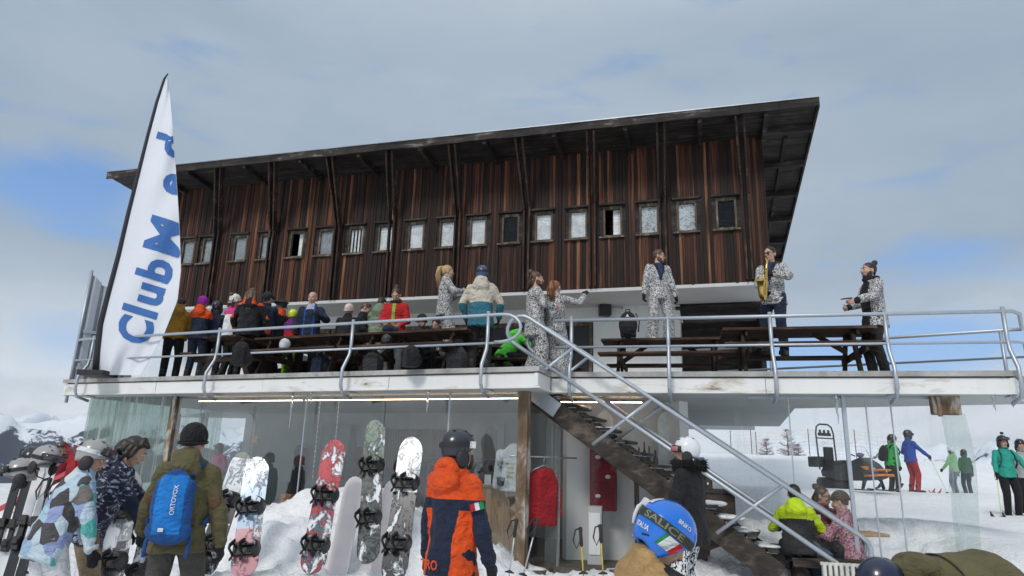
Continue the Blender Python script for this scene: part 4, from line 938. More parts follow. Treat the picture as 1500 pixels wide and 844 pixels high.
sax_man=DP('man in printed jacket and dark trousers playing a saxophone on a bench',SXP,222,1.90,look=(10,6),hands=((-.10,.28,1.22),(.04,.24,.98)),poles=((-1,-.2,-.5),(1,-.3,-.5)),palms=((.6,-.6,0),(-.6,-.6,0)),jk=[SUIT,SHIRT,BLK],jf=lapel,hem=.17,tr=NAVY,gl=BLK,curl=1.0,hair='short',hk='dark',shades=1,group=SP)
bun=DP('man with black topknot in printed jacket at the right end of the deck',dk_(1273,389,1.80),-92,1.82,look=(0,-4),hands=((-.20,.38,1.10),(.10,.34,1.06)),jk=[SUIT,BLK,BLK],jf=lambda c,T,H,arms:(1 if T.inv(c)[1]>.085 and abs(T.inv(c)[0])<.11 and arm_t(c,arms)>.075 else (1 if min((c-a[2]).length for a in arms)<.07 else 0)),hem=.22,col=BLK,tr=C('black and red trousers',(.018,.014,.014)),gl=None,curl=.8,hair='topbun',hk='dark',beard='dark',loose=1.05,group=SP)
# --- people in front on the snow
cam_cols=[(.38,.55,.66),(.50,.62,.68),(.05,.045,.045),(.30,.35,.60),(.60,.66,.70),(.17,.15,.14),(.10,.45,.42),(.45,.58,.68),(.07,.065,.065),(.33,.47,.66)]
GEO=facets('pale blue faceted print',cam_cols,10)
geo=DP('person in pale blue faceted jacket and grey helmet leaning over skis',gp(96,664,5.5,1.56),38,1.66,lean=20,look=(35,12),feet=((-.12,-.05,0),(.14,.1,0)),hands=((-.12,.38,.78),(.30,.26,.68)),jk=[GEO],hood='collar',tr=WHITE,gl=BLK,hd='helmet',hm=helmetmat('warm grey',(.33,.325,.315)),strap=C('white strap',(.72,.73,.76)),gog=('up',M['lens']),loose=1.06,hem=.2,lining=M['rubber'])
NAVP=scribble('navy print with white strokes',(.008,.012,.035),(.42,.47,.62),7,.53,.60,(1,1,1.8),3.)
DP('dark haired man in navy jacket with white strokes bending to the right',gp(150,657,6.1,1.6),72,1.74,lean=24,look=(0,18),feet=((-.14,-.05,0),(.14,.1,0)),hands=((-.10,.62,.86),(.20,.58,.82)),jk=[NAVP,NAVY],jf=lambda c,T,H,arms:1 if (c-arms[0][2]).length<.3 or (c-arms[1][2]).length<.3 else 0,hood='down',tr=TAN,gl=BLK,hair='shaggy',hk='dark',loose=1.05,hem=.16)
olv=DP('person in olive jacket and black knit hat wearing a blue backpack',gp(284,628,5.6,1.84),-6,1.84,look=(-6,14),lean=3,hands=((-.38,.26,.86),(.32,.04,.80)),poles=((-1,-.5,-.2),(1,-.5,-.2)),feet=((-.16,0,0),(.17,.05,0)),jk=[OLIVE],hood='down',tr=BROWN,gl=BLK,hd='beanie',hm=C('deep black knit',(.008,.008,.009)),loose=1.08,hem=.14,vj=.012)
def metro(c,T,H,arms):
    x,y,z=T.inv(c); a=arm_t(c,arms)
    if z>.33: return 1
    if abs(x)<.205 and c.y<.1 and x*x>.012 and z<.26 and abs(x)>.105+.12*max(0,z-.02): return 1
    return 0
met=DP('man in dark helmet and orange and navy ski jacket seen from behind',gp(669,651,5.25,1.78),38,1.84,look=(26,2),hands=((-.30,.06,.78),(.30,.10,.78)),jk=[NAVY,ORNG],jf=metro,hood='down',tr=NAVY,gl=BLK,hd='helmet',hm=helmetmat('dark slate',(.022,.026,.036)),strap=M['rubber'],loose=1.04,hem=.18,vj=.008)
kid=DP('child in bright blue race helmet and gold brown jacket',gp(928,755,2.95,1.50),78,1.52,look=(8,30),lean=14,hands=((-.2,.25,.9),(.2,.25,.9)),jk=[GOLDJ,BLK],jf=lambda c,T,H,arms:1 if T.inv(c)[2]>.5 and T.inv(c)[1]>-.03 else 0,hood='down',tr=BLK,gl=BLK,hair='short',hk='dark',puff=1,loose=1.12,vj=.011,dj=.018)
furw=DP('woman in white helmet, black fur collar jacket and houndstooth trousers',gp(1007,650,7.0,1.74),-52,1.76,look=(-28,-4),hands=((-.34,.10,.84),(.34,.12,.84)),poles=((-1,-.3,0),(1,-.3,0)),jk=[BLK],hood='collar',tr=HT,gl=BLK,hd='helmet',hm=helmetmat('white',(.72,.73,.76)),gog=('down',M['lensr']),loose=1.08,hem=.22,lining=CHAR)
# bending person bottom right
bend=DP('person in olive jacket and navy helmet bending far forward to the left',(gp(1448,790,4.0,1.3)[0],4.0,.17),-98,1.78,nw=.30,lean=97,dj=.02,hipz=.92,hipy=.0,side=0,look=(0,12),feet=((-.16,0,0),(.16,.06,0)),hands=((-.2,.62,.42),(.2,.6,.42)),jk=[OLIVE],hood='down',tr=BLK,gl=BLK,hd='helmet',hm=helmetmat('deep navy',(.010,.016,.045)),loose=1.2,hem=.14,vj=.012)
# seated on the terrace
ST=dict(hipz=.50,hipy=0)
SG='guests seated on the snow terrace'
p=gp(1163,712,9.55,1.34); z0=p[2]
person('person in neon yellow and grey jacket sitting with back turned',p,20,1.80,hipz=.52,lean=6,feet=((-.16,.45,0),(.16,.45,0)),hands=((-.22,.42,.72),(.24,.42,.72)),jk=[CHAR,NEON],jf=lambda c,T,H,arms:1 if T.inv(c)[2]>.34 or (abs(T.inv(c)[0])>.22 and T.inv(c)[2]>.0) else 0,hood='down',tr=CHAR,gl=BLK,hair='short',hk='dark',loose=1.1,group=SG)
PLAID=scribble('small red and grey checks',(.22,.06,.09),(.45,.30,.34),38,.46,.54,(1,1,1),.5)
p=gp(1199,711,10.0,1.34)
person('woman in sunglasses and red patterned top drinking behind the cap wearer',p,160,1.74,hipz=.52,lean=4,feet=((-.16,.4,0),(.16,.4,0)),look=(-25,5),hands=((-.10,.25,1.02),(.2,.35,.7)),palms=((.5,-.6,0),(-1,0,0)),curl=1.0,jk=[PLAID,DRED],jf=above(.3),hood='collar',tr=CHAR,gl=None,hair='bun',hk='brown',shades=1,group=SG)
p=gp(1240,722,9.6,1.34)
person('person in checked shirt and brown cap sitting back to the camera',p,-40,1.78,hipz=.52,lean=8,feet=((-.16,.45,0),(.18,.45,0)),look=(-10,10),hands=((-.2,.40,.75),(.22,.40,.72)),jk=[PLAID],hood='collar',tr=JEAN,gl=None,hd='cap',hm=C('brown cap',(.10,.075,.055)),hair='short',hk='brown',loose=1.05,group=SG)
# skiers on the slope
KG='skiers on the slope behind the terrace'
def sk(label,px,py,Y,H,head,**k): 
    a=gp(px,py,Y,H); q=dict(bt=M['rubber'],group=KG,gl=BLK); q.update(k); return person(label,a,head,H,**q)
s1=sk('skier in bright green jacket with a backpack looking down',1300,638,20,1.76,82,jk=[BGREEN],tr=CHAR,hd='helmet',hm=helmetmat('black',(.015,.016,.02)),look=(10,28),lean=10,hood='collar'); backpack(s1,BLK)
s2=sk('skier in blue jacket and red trousers facing right',1329,632,20.3,1.80,85,jk=[BLUE],tr=C('red trousers',(.40,.02,.03)),hd='helmet',hm=helmetmat('black',(.015,.016,.02)),gog=('down',M['lens']),hood='collar',hands=((-.25,.2,1.0),(.2,.42,1.02)))
s3=sk('skier in pale green jacket and blue trousers, back turned',1393,656,20.6,1.42,-30,jk=[PGREEN],tr=C('blue grey trousers',(.08,.10,.18)),hd='helmet',hm=helmetmat('white',(.72,.73,.76)),hood='collar',hands=((-.36,.2,.95),(.3,.2,.9)))
s3b=sk('small skier in dark green jacket behind the plastic strip',1411,660,21,1.38,0,jk=[C('dark green',(.03,.12,.06))],tr=NAVY,hd='helmet',hm=helmetmat('black',(.015,.016,.02)),hood='collar')
s4=sk('skier in aqua jacket with a camera on the helmet',1467,641,15.3,1.76,190,jk=[AQUA],tr=BLK,hd='helmet',hm=helmetmat('black',(.015,.016,.02)),gog=('up',M['lens']),hood='collar',hands=((-.40,.24,.92),(.34,.26,.90)),poles=((-1,-.3,.1),(1,-.3,.1)))
b=MB(); b.box(s4.H(0,.02,.185),(.045,.05,.05),s4.H.ax); s4.part(b,'action_camera',[M['black']])
for q in(-1,1):
    b=MB(); T=s4.T; b.tube([T(q*.11,-.1,.46),T(q*.12,.03,.485),T(q*.13,.15,.38),T(q*.16,.15,.2),T(q*.19,0,.1)],.02,6,True,False,.4); s4.part(b,'strap',[M['rubber']])
s5=sk('skier in pale grey jacket right of the aqua skier',1493,646,16.2,1.74,200,jk=[GREY],tr=BLK,hd='helmet',hm=helmetmat('black',(.015,.016,.02)),hood='collar',hands=((-.34,.24,.92),(.34,.26,.90)))
# far figures on the left and behind the shop
DP('person in dark red jacket and cap far left behind the helmets',gp(93,651,13.5,1.72),170,1.72,jk=[DRED],tr=BLK,gl=BLK,hd='cap',hm=C('grey red cap',(.12,.07,.07)),hood='collar',gog=('up',M['lens']))
DP('person in black knit hat far behind the faceted jacket',gp(131,657,10.8,1.7),20,1.7,jk=[BLK],tr=BLK,gl=BLK,hd='beanie',hm=C('deep black knit',(.008,.008,.009)),hood='collar')
DP('person in red hat far behind the dark haired man',gp(158,661,10.4,1.66),0,1.66,jk=[BLK],tr=BLK,gl=BLK,hd='beanie',hm=C('bright red hat',(.62,.03,.04)),hood='collar')
pk=DP('skier in pink jacket seen through the back window of the shop',gp(326,655,17.5,1.6),200,1.66,jk=[PINK],tr=BLK,gl=BLK,hd='helmet',hm=helmetmat('dark red',(.30,.03,.05)),gog=('up',M['lensr']),hood='collar',lean=10)
# ================================================================ furniture and other things
def tow(th,p):
    e=th.e; return V(e.location)+Matrix.Rotation(e.rotation_euler.z,3,'Z')@(V(p)*e.scale.x)
# ---- picnic tables (built once, copied)
def table_proto():
    th=Thing('picnic_table','','picnic table',(0,0,0),0,'picnic tables on the deck'); L=2.15
    b=MB(); rn=random.Random(2)
    for k in range(5): b.box((rn.uniform(-.01,.01),-.30+k*.15,.725),(L+rn.uniform(-.02,.02),.14,.045))
    th.part(b,'tabletop',[M['table']],bev=.006)
    for s in(-1,1):
        b=MB()
        for k in(0,1): b.box((rn.uniform(-.01,.01),s*(.60+k*.14),.425),(L,.13,.042))
        th.part(b,'bench',[M['table']],bev=.006)
    for x in(-.78,.78):
        for s in(-1,1):
            b=MB(); b.bar((x,s*.52,0),(x,s*.20,.70),.05,.11,V((1,0,0)).cross(Z)); th.part(b,'leg',[M['tleg']],bev=.005)
        b=MB(); b.bar((x+.055,-.76,.36),(x+.055,.76,.36),.045,.10); b.bar((x+.055,-.34,.665),(x+.055,.34,.665),.045,.09); th.part(b,'crossbeam',[M['tleg']],bev=.005)
        b=MB(); b.bar((x-.05*math.copysign(1,x),0,.40),(x-.50*math.copysign(1,x),0,.70),.05,.07); th.part(b,'brace',[M['tleg']])
    return th
TP=table_proto(); first=[True]
def table(c,rz,label):
    o=TP.e if first[0] else dup(TP.e); first[0]=False
    o.location=c; o.rotation_euler=(0,0,rz); o['label']=label; return o
aL=math.atan2(eL.y,eL.x); aR=math.atan2(eR.y,eR.x)
def front(x0,x1,y0,y1,n,depth=.375):
    a=pz(x0,y0,DZ+.745); c=pz(x1,y1,DZ+.745); m=(a+c)/2; m.z=DZ; return m+n*depth
t1=table(front(344,507,489,484,nL,.70),aL,'picnic table in front of the bald man in the navy jacket')
t2=table(front(516,673,483,481,nL,.48),aL,'picnic table in front of the woman in the red jacket')
c=pz(290,486,DZ+.745); c.z=DZ; table(c+nL*1.45,aL+PI/2+.1,'picnic table seen end on beside the flag')
t3=table(front(894,1059,494,485.5,nR,.66),aR,'picnic table under the bearded man in sunglasses')
t4=table(front(1068,1270,484.5,477,nR,.24),aR,'rightmost picnic table, under the saxophone player')
c=pz(735,492,DZ+.7); c.z=DZ; table(c+nR*1.5,aR,'picnic table behind the lime green jacket near the stairs')
c=pz(600,478,DZ+.745); c.z=DZ; table(c+nL*2.4,aL,'picnic table by the terrace doors behind the red jacket')
c=pz(430,482,DZ+.745); c.z=DZ; table(c+nL*2.6,aL+.04,'picnic table in the second row behind the neon helmet')
for px,py,hh,colr,lb in ((330,505,.42,BLK,'black rucksack under the table left of the first rail post'),(452,520,.40,NAVY,'navy rucksack under the table by the bald man'),(530,515,.38,CHAR,'grey rucksack on the bench near the second rail post'),(585,505,.36,BLK,'black bag under the table by the white trousers'),(655,512,.42,CHAR,'grey bag under the table below the blonde woman')):
    p=pz(px,py,DZ+.3); p.z=DZ; q=Thing('rucksack',lb,'rucksack',tuple(p+nL*.35),px*.1,'bags under the deck tables'); b=MB(); b.ell((0,0,hh*.5),(.17,.13,hh*.5)); b.box((0,0,hh*.4),(.28,.2,hh*.7)); b.ell((.02,-.12,hh*.35),(.11,.06,.10)); skin_union(b,'bag',q.e,[colr],.014,5,.02); b=MB(); b.tube([(-.05,0,hh*.96),(-.03,0,hh*1.08),(.03,0,hh*1.08),(.05,0,hh*.96)],.01,6); q.part(b,'strap',[M['rubber']])
# ---- feather flag
FY=pz(150,548,DZ).y+.45
def fy(x,y,d=0): return pY(x,y,FY+d)
left=[(243,116),(232,150),(220,195),(205,255),(190,315),(176,375),(160,435),(150,475),(145,515),(142,549)]
right=[(246,116),(250,150),(254,200),(258,255),(261,300),(263.5,345),(265,395),(260,440),(240,490),(206,550)]
def lerpl(a,q):
    f=q*(len(a)-1); i=min(int(f),len(a)-2); f-=i; return (a[i][0]*(1-f)+a[i+1][0]*f,a[i][1]*(1-f)+a[i+1][1]*f)
def flagp(q,a,off=0):
    l=lerpl(left,q); r_=lerpl(right,q); x=l[0]*(1-a)+r_[0]*a; y=l[1]*(1-a)+r_[1]*a
    wv=.10*math.sin(a*5.5+q*5)*(.15+q*.9)*a+.04*math.sin(q*23+a*7)*a+.06*max(0,q-.85)*6*math.sin(a*17)
    p=fy(x,y,wv); return p+V((0,-off,0))
M['flag']=simple('white flag cloth',(.70,.72,.77),.7,.03,2,0,.05,300); M['fblue']=simple('blue print',(.04,.14,.40),.7,.08,4)
fl=Thing('feather_flag','tall white feather flag with blue rotated lettering at the left end of the deck','flag',tuple(fy(142,549)),0,world=True)
b=MB(); b.grid(lambda q,a:flagp(q,a),70,16); nb=len(b.f); n0=len(b.v); b.add([p+V((0,.006,0)) for p in b.v],[tuple(reversed(f)) for f in b.f],True)
sail=fl.part(b,'sail',[M['flag']])
b=MB(); pts=[fy(x-2.5,y,.0) for x,y in left]; pts=[fy(246,108)]+pts; b.tube(pts,[.012,.022]+[.03+.004*k for k in range(8)]+[.062],8); fl.part(b,'pole',[simple('black pole sleeve',(.014,.015,.02),.6)])
b=MB(); b.box(P3(fy(143,548),DZ+.05),(.5,.5,.1)); fl.part(b,'base_plate',[M['rubber']],bev=.01)
# letters: baseline runs up the flag; picture-space layout is turned into flag coordinates
def finv(x,y):
    q=.5
    lo,hi=0.,1.
    for _ in range(30):
        q=(lo+hi)/2; l=lerpl(left,q); r_=lerpl(right,q); a=(x-l[0])/max(r_[0]-l[0],1e-3); yy=l[1]*(1-a)+r_[1]*a
        if yy>y: hi=q
        else: lo=q
    return q,a
LET=[('C',(215,509),68),('l',(226,470),70),('u',(232,452),68),('b',(245,418),70),('M',(259,380),74),('e',(267,290),68),('d',(268,236),66)]
for ch,(bx,by),sz in LET:
    vs,fs=subdiv_text(ch,2); an=R(73); ca,sa=math.cos(an),math.sin(an)
    pts=[]
    for v in vs:
        X,Y=v.x*sz*(.80 if ch=='C' else .95),v.y*sz
        px,py=bx+X*ca-Y*sa, by-(X*sa+Y*ca)
        q,a=finv(px,py); a=min(a,.995); pts.append(flagp(q,a,.012))
    b=MB(); b.add(pts,fs,False); fl.part(b,'letter',[M['fblue']],sail)
# ---- snowboards
def topsheet(name,stops,snow=.5,L=1.5,seed=0,graph=None):
    mt,t,p=newmat(name); tc=t.coord(); sp=t.new('ShaderNodeSeparateXYZ'); t.lk(tc,sp.inputs[0]); zf=t.math('MULTIPLY',sp.outputs[2],1/L)
    col=t.ramp(zf,stops,'CONSTANT')
    if graph: n=t.noise(t.coord(loc=(seed,1,2)),9,4,.6,2); col=t.mix(t.ramp(n,[(.5,0),(.53,1)]),col,graph)
    n=t.noise(t.coord(loc=(seed,seed*2,0),scale=(1,1,.6)),7,7,.72,.5); f=t.ramp(n,[(.62-snow*.25,0),(.68-snow*.25,1)])
    rg=t.mix(f,(.25,.25,.25),(.8,.8,.8)); bp=t.bump(f,.9,.02)
    setp(p,t,Base_Color=t.mix(f,col,(.84,.87,.90)),Roughness=rg,Normal=bp,Coat_Weight=.2); return mt
M['edge']=simple('board edge',(.03,.03,.035),.4,.2,5,.3); M['bind']=simple('binding plastic',(.012,.012,.013),.5,.3,9)
M['sbase']=simple('board base',(.86,.80,.80),.4,.08,4)
def frame_at(B,T,yaw=0,facing=V((0,-1,0))):
    z=(T-B).normalized(); n=(facing-z*facing.dot(z)).normalized(); n=Matrix.Rotation(R(yaw),3,z)@n; x=n.cross(z)*-1; x=z.cross(n)*1.0
    x=(-n).cross(z); return Matrix((x,-n,z)).transposed()   # local -y faces the viewer
def board_outline(L,w,k=10):
    o=[]; r=w*.62
    for i in range(k+1): a=PI*i/k; o.append((math.cos(a)*w/2,L-r+math.sin(a)*r))
    o+=[(-w/2*.94,L*.5)]
    for i in range(k+1): a=PI+PI*i/k; o.append((math.cos(a)*w/2,r+math.sin(a)*r))
    o+=[(w/2*.94,L*.5)]; return o
def snowboard(label,bpx,tpx,Y,w,mt,lean=.4,yaw=0,binds=(.28,.68),bury=.12,back=False,group='snowboards planted in the snow in front of the shop'):
    B=pY(*bpx,Y); T=pY(*tpx,Y+lean); z=(T-B).normalized(); B=B-z*bury; L=(T-B).length
    th=Thing('snowboard',label,'snowboard',tuple(B),0,group); th.e.rotation_euler=frame_at(B,T,yaw).to_euler()
    b=MB(); o=board_outline(L,w); n=len(o); rock=lambda zz:.05*max(0,(zz-L+w*.6)/(w*.6))**2+.05*max(0,(w*.6-zz)/(w*.6))**2
    f=[V((x,rock(zz)*-1,zz)) for x,zz in o]; bk=[p+V((0,.012,0)) for p in f]
    b.mi=0; mid=L/2
    # front as strips so the tips can curve
    b.add(f,[tuple(range(n))[::-1]],True); b.mi=1; b.add(bk,[tuple(range(n))],True); b.mi=2; b.add(f+bk,[(i,(i+1)%n,n+(i+1)%n,n+i) for i in range(n)],True)
    bd=th.part(b,'deck',[M['sbase'] if back else mt,mt if back else M['sbase'],M['edge']])
    for q in ([] if back else binds):
        zc=L*q; k_=1.3; b=MB(); b.box((0,-.02,zc),(w*.95,.025,.11)); b.tube([(.0+math.cos(2*PI*k/14)*.05,-.036,zc+math.sin(2*PI*k/14)*.05) for k in range(14)],.012,6,False,True)
        for s in(-1,1): b.bar((-w*.45,-.05,zc+s*.055),(w*.30,-.045,zc+s*.05),.02,.06,V((0,1,0)))
        bi=th.part(b,'binding',[M['bind']],bev=.004)
        b=MB(); rr=[]
        for k in range(7):
            a=R(-80+160*k/6); rr.append([V((w*.30+.075*math.cos(a),-.045-d,zc+.10*math.sin(a)*(1-.5*d/.24))) for d in (0,.09,.17,.23)])
        b.loft([r_+[p+V((.012,0,0)) for p in reversed(r_)] for r_ in rr]); th.part(b,'highback',[M['bind']],bi)
        for xx,hh in ((-.02,.13),(-w*.45,.085)):
            b=MB(); b.tube([(xx+.02*math.sin(k*1.3),-.05-hh*math.sin(PI*k/8),zc+.095*math.cos(PI*k/8)) for k in range(9)],.028,6,True,False,.45); th.part(b,'strap',[M['bind']],bi)
    return th
ts=topsheet
SBG=[
 ('light blue snowboard with pink tail, frosted top',(357,832),(378,671),8.0,.295,ts('board blue',[(0,(.5,.2,.24)),(.36,(.33,.50,.66)),(.56,(.42,.58,.72)),(.8,(.56,.70,.80))],.30,1.5,1,None),.45,6,(.22,.56)),
 ('black snowboard with dark green tip leaning behind the light blue one',(300,832),(358,664),8.35,.28,ts('board black',[(0,(.012,.012,.013)),(.62,(.62,.66,.68)),(.92,(.012,.05,.035))],.36,1.55,3,None),.45,-4,(.25,.60)),
 ('red and teal snowboard with snow on its upper half',(458,826),(492,646),8.2,.29,ts('board red',[(0,(.02,.10,.15)),(.25,(.03,.16,.20)),(.42,(.14,.02,.05)),(.55,(.5,.02,.04)),(.95,(.5,.05,.06))],.52,1.6,5,(.42,.015,.03)),.5,4,(.20,.56)),
 ('green tipped snowboard, the tallest of the row',(539,812),(550,617),8.6,.285,ts('board green',[(0,(.10,.11,.11)),(.68,(.035,.13,.07)),(.9,(.05,.15,.08))],.44,1.75,7,(.02,.03,.025)),.5,-6,(.30,.66)),
 ('white snowboard with snowy black graphics, rightmost of the row',(577,838),(604,642),8.0,.30,ts('board white',[(0,(.02,.02,.022)),(.62,(.78,.80,.81))],.40,1.62,9,None),.5,-5,(.25,.66)),
 ('snowboard standing between the navy jacket and the blue backpack',(160,842),(192,690),6.9,.27,ts('board grey',[(0,(.10,.11,.12)),(.3,(.6,.63,.64)),(.6,(.12,.13,.14))],.5,1.4,12,None),.3,8,(.20,.62)),
 ('snowy black snowboard behind the legs of the olive jacket',(205,850),(236,716),7.3,.27,ts('board dark',[(0,(.012,.012,.014)),(.5,(.02,.02,.022))],.48,1.4,15,None),.35,-8,(.15,.55)),
]
for a in SBG: snowboard(*a[:6],lean=a[6],yaw=a[7],binds=a[8])
snowboard('plain pale pink snowboard showing its base beside the red one',(492,842),(522,700),8.7,.27,ts('board plain',[(0,(.6,.6,.6))],.1,1.4,17),.45,0,(),.12,True)
snowboard('plain white snowboard base showing right of the green tipped board',(556,838),(578,704),8.9,.26,ts('board plain2',[(0,(.6,.6,.6))],.1,1.4,18),.45,0,(),.12,True)
# ---- skis, poles
M['skired']=simple('red ski',(.50,.02,.03),.25,.1,4,coat=.4); M['skiblk']=simple('black ski',(.02,.02,.022),.25,.1,4,coat=.4); M['skiwht']=simple('white ski',(.72,.73,.74),.25,.1,4,coat=.4); M['skigrn']=simple('green ski print',(.03,.35,.12),.3); M['skiyel']=simple('yellow pole',(.65,.48,.03),.3); M['polesil']=simple('pale pole',(.55,.56,.57),.3,.1,5,.4)
def ski_part(th,x,L,m1,m2,bind=True,y=0):
    w=.075; b=MB(); rings=[]
    for k in range(25):
        q=k/24; zz=q*L; ww=w*(.5+.12*abs(q-.45)*2); 
        if q>.93: ww*=max(.15,1-(q-.93)/.07*.8)
        bend=-.16*max(0,(q-.86)/.14)**2-.03*max(0,(.06-q)/.06)**2
        b.mi=0 if q<.55 else 1
        rings.append([V((x-ww,bend+y,zz)),V((x+ww,bend+y,zz)),V((x+ww,bend+y+.014,zz)),V((x-ww,bend+y+.014,zz))])
    for k in range(24):
        b.mi=0 if k<12 else 1; o=rings[k]+rings[k+1]; b.add(o,[(i,(i+1)%4,4+(i+1)%4,4+i) for i in range(4)],False)
    b.mi=1; b.add(rings[-1],[(0,1,2,3)],False); b.mi=0; b.add(rings[0],[(3,2,1,0)],False)
    s=th.part(b,'ski',[m1,m2])
    if bind:
        b=MB(); b.box((x,y-.03,L*.52),(.065,.05,.09)); b.box((x,y-.045,L*.50),(.08,.03,.04)); b.box((x,y-.03,L*.36),(.06,.055,.12)); b.box((x,y-.06,L*.37),(.05,.04,.05)); b.box((x,y-.012,L*.44),(.05,.02,.24)); th.part(b,'binding',[M['bind']],s,bev=.005)
def ski_pair(label,bpx,tpx,Y,m1,m2,yaw=0,lean=.3,bury=.15,gap=.045,group='skis planted in the snow on the left'):
    B=pY(*bpx,Y); T=pY(*tpx,Y+lean); z=(T-B).normalized(); B=B-z*bury; L=(T-B).length
    th=Thing('skis',label,'skis',tuple(B),0,group); th.e.rotation_euler=frame_at(B,T,yaw).to_euler()
    ski_part(th,-gap,L,m1,m2); ski_part(th,gap,L*.985,m1,m2,True,.02); th.Mw=Matrix.Translation(B)@frame_at(B,T,yaw).to_4x4(); th.L=L; return th
k1=ski_pair('black and white skis under the leftmost grey helmet',(18,850),(72,668),6.6,M['skiblk'],M['skiwht'],10)
k2=ski_pair('red and white skis under the second grey helmet',(64,850),(118,655),6.4,M['skiwht'],M['skired'],-8)
k3=ski_pair('black skis with white tails at the left edge of the photo',(-12,850),(40,676),7.2,M['skiwht'],M['skiblk'],4)
B=pY(-40,770,7.6); T=pY(134,676,8.6); sk_=Thing('skis','red and pink skis lying slanted on the snow at far left','skis',tuple(B),0,'skis planted in the snow on the left'); sk_.e.rotation_euler=frame_at(B,T,0,V((0,-.5,.9))).to_euler(); ski_part(sk_,-.05,(T-B).length,M['skired'],M['skired'],False); ski_part(sk_,.06,(T-B).length*.97,M['sbase'],M['sbase'],True,.03)
def ski_pole(label,bpx,tpx,Y,mt,group=None,B=None,T=None,lean=.1):
    if B is None: B=pY(*bpx,Y); T=pY(*tpx,Y+lean)
    th=Thing('ski_pole',label,'ski pole',tuple(B),0,group); th.e.rotation_euler=frame_at(B,T,0).to_euler(); L=(T-B).length
    b=MB(); b.tube([(0,0,-.08),(0,0,L*.5),(0,0,L-.12)],[.005,.0075,.008],7); th.part(b,'shaft',[mt])
    b=MB(); b.tube([(0,0,L-.17),(0,0,L-.15),(0,0,L-.05),(0,0,L-.015),(0,0,L)],[.012,.016,.0155,.02,.014],8); g=th.part(b,'grip',[M['rubber']])
    b=MB(); b.tube([(.0,-.0,L-.01),(-.05,-.02,L-.03),(-.075,-.03,L-.12),(-.05,-.03,L-.19),(-.015,-.01,L-.13),(0,0,L-.02)],.008,5,True,False,.4); th.part(b,'wrist_strap',[M['rubber']],g)
    b=MB(); b.tube([(0,0,.05),(0,0,.06),(0,0,.075)],[.045,.04,.008],10); th.part(b,'basket',[M['rubber']]); return th
PG='ski poles planted in the snow'
for i,(bp,tp,Y,mt,lb) in enumerate([((745,848),(757,760),6.6,M['polesil'],'pale ski pole with black strap, left of the timber post'),((764,852),(788,760),6.5,M['polesil'],'pale ski pole tilted right in front of the plastic strip'),((855,850),(850,772),6.4,M['skiyel'],'yellow and black ski pole under the stairs'),((884,850),(879,768),6.6,M['skiyel'],'yellow ski pole behind the gold brown jacket'),((34,850),(74,700),6.1,M['skiblk'],'black ski pole crossing the leftmost skis'),((50,850),(92,700),6.0,M['skiblk'],'black ski pole left of the faceted jacket'),((286,850),(288,782),6.0,M['skiblk'],'thin black pole beside the right leg of the olive jacket')]):
    ski_pole(lb,bp,tp,Y,mt,PG)
# ---- helmets hung on the ski tips
GH=helmetmat('warm grey',(.33,.325,.315))
def hung_helmet(label,px,py,Y,mt,yaw,roll,k=1.,gog=('up',M['lens'])):
    c=pY(px,py,Y); th=Thing('ski_helmet',label,'ski helmet',tuple(c),0,'ski helmets hung on the ski tips'); 
    m=Matrix.Rotation(R(roll),3,'Y')@Matrix.Rotation(R(yaw),3,'Z'); H=Fr(V(),m@V((1,0,0)),m@V((0,1,0)),m@V((0,0,1)))
    fhelmet(th,H,mt,M['rubber'],gog,k); return th
hung_helmet('grey ski helmet hanging lowest on the left ski tips',30,697,6.5,GH,120,-18,1.12)
hung_helmet('grey ski helmet on the red ski tips',66,678,6.4,GH,-110,14,1.12)
hung_helmet('black ski helmet with orange lens behind two grey helmets',44,676,6.9,helmetmat('black',(.015,.016,.02)),30,10,1.,('up',simple('orange lens',(.6,.25,.08),.1,coat=.6)))
# ---- skis on the skiers
def flat_skis(label,th,turn,m1,m2,L=1.6,board=False):
    e=th.e; p=V(e.location); a=e.rotation_euler.z+R(turn); t2=Thing('snowboard' if board else 'skis',label,'snowboard' if board else 'skis',(p.x,p.y,p.z),0,'skis worn by the skiers on the slope')
    up=(Matrix.Rotation(a,3,'Z')@V((0,1,0))); B=p-up*L*.45; 
    mtx=Matrix((Matrix.Rotation(a,3,'Z')@V((1,0,0)),V((0,0,-1)),up)).transposed(); t2.e.location=B-Z*.0; t2.e.rotation_euler=mtx.to_euler()
    if board:
        b=MB(); o=board_outline(L,.27); b.prism(o,V((0,0,0)),V((1,0,0)),Z,V((0,-.015,0))); t2.part(b,'deck',[m1])
    else:
        ski_part(t2,-.11,L,m1,m2,False); ski_part(t2,.11,L,m1,m2,False)
flat_skis('snowboard under the bright green skier',s1,-35,M['skiblk'],M['skiblk'],1.5,True)
flat_skis('skis under the blue jacket and red trousers',s2,10,M['skiwht'],M['skired'])
flat_skis('skis under the pale green jacket',s3,60,M['skiwht'],M['skiblk'],1.4)
flat_skis('black skis under the aqua jacket',s4,-45,M['skiblk'],M['skiblk'])
flat_skis('skis under the pale grey jacket at the right edge',s5,-45,M['skiblk'],M['skiwht'])
def held(th,i,foot,label,mt):
    w=tow(th,th.arms[i][2]+(th.arms[i][2]-th.arms[i][1]).normalized()*.07); e=th.e; f=V(e.location)+V(foot); d=(w-f).normalized(); ski_pole(label,None,None,0,mt,'ski poles held by the skiers',B=f,T=w+d*.09)
held(s4,1,(-.52,-.35,.0),'yellow ski pole in the right hand of the aqua skier',simple('neon pole',(.55,.65,.05),.3))
held(s4,0,(.46,-.40,.0),'yellow ski pole in the left hand of the aqua skier',M['skiyel'])
held(s2,1,(.75,-.35,.0),'grey ski pole held forward by the blue skier',M['polesil'])
held(s3,1,(-.42,-.2,0),'grey ski pole of the pale green skier',M['polesil'])
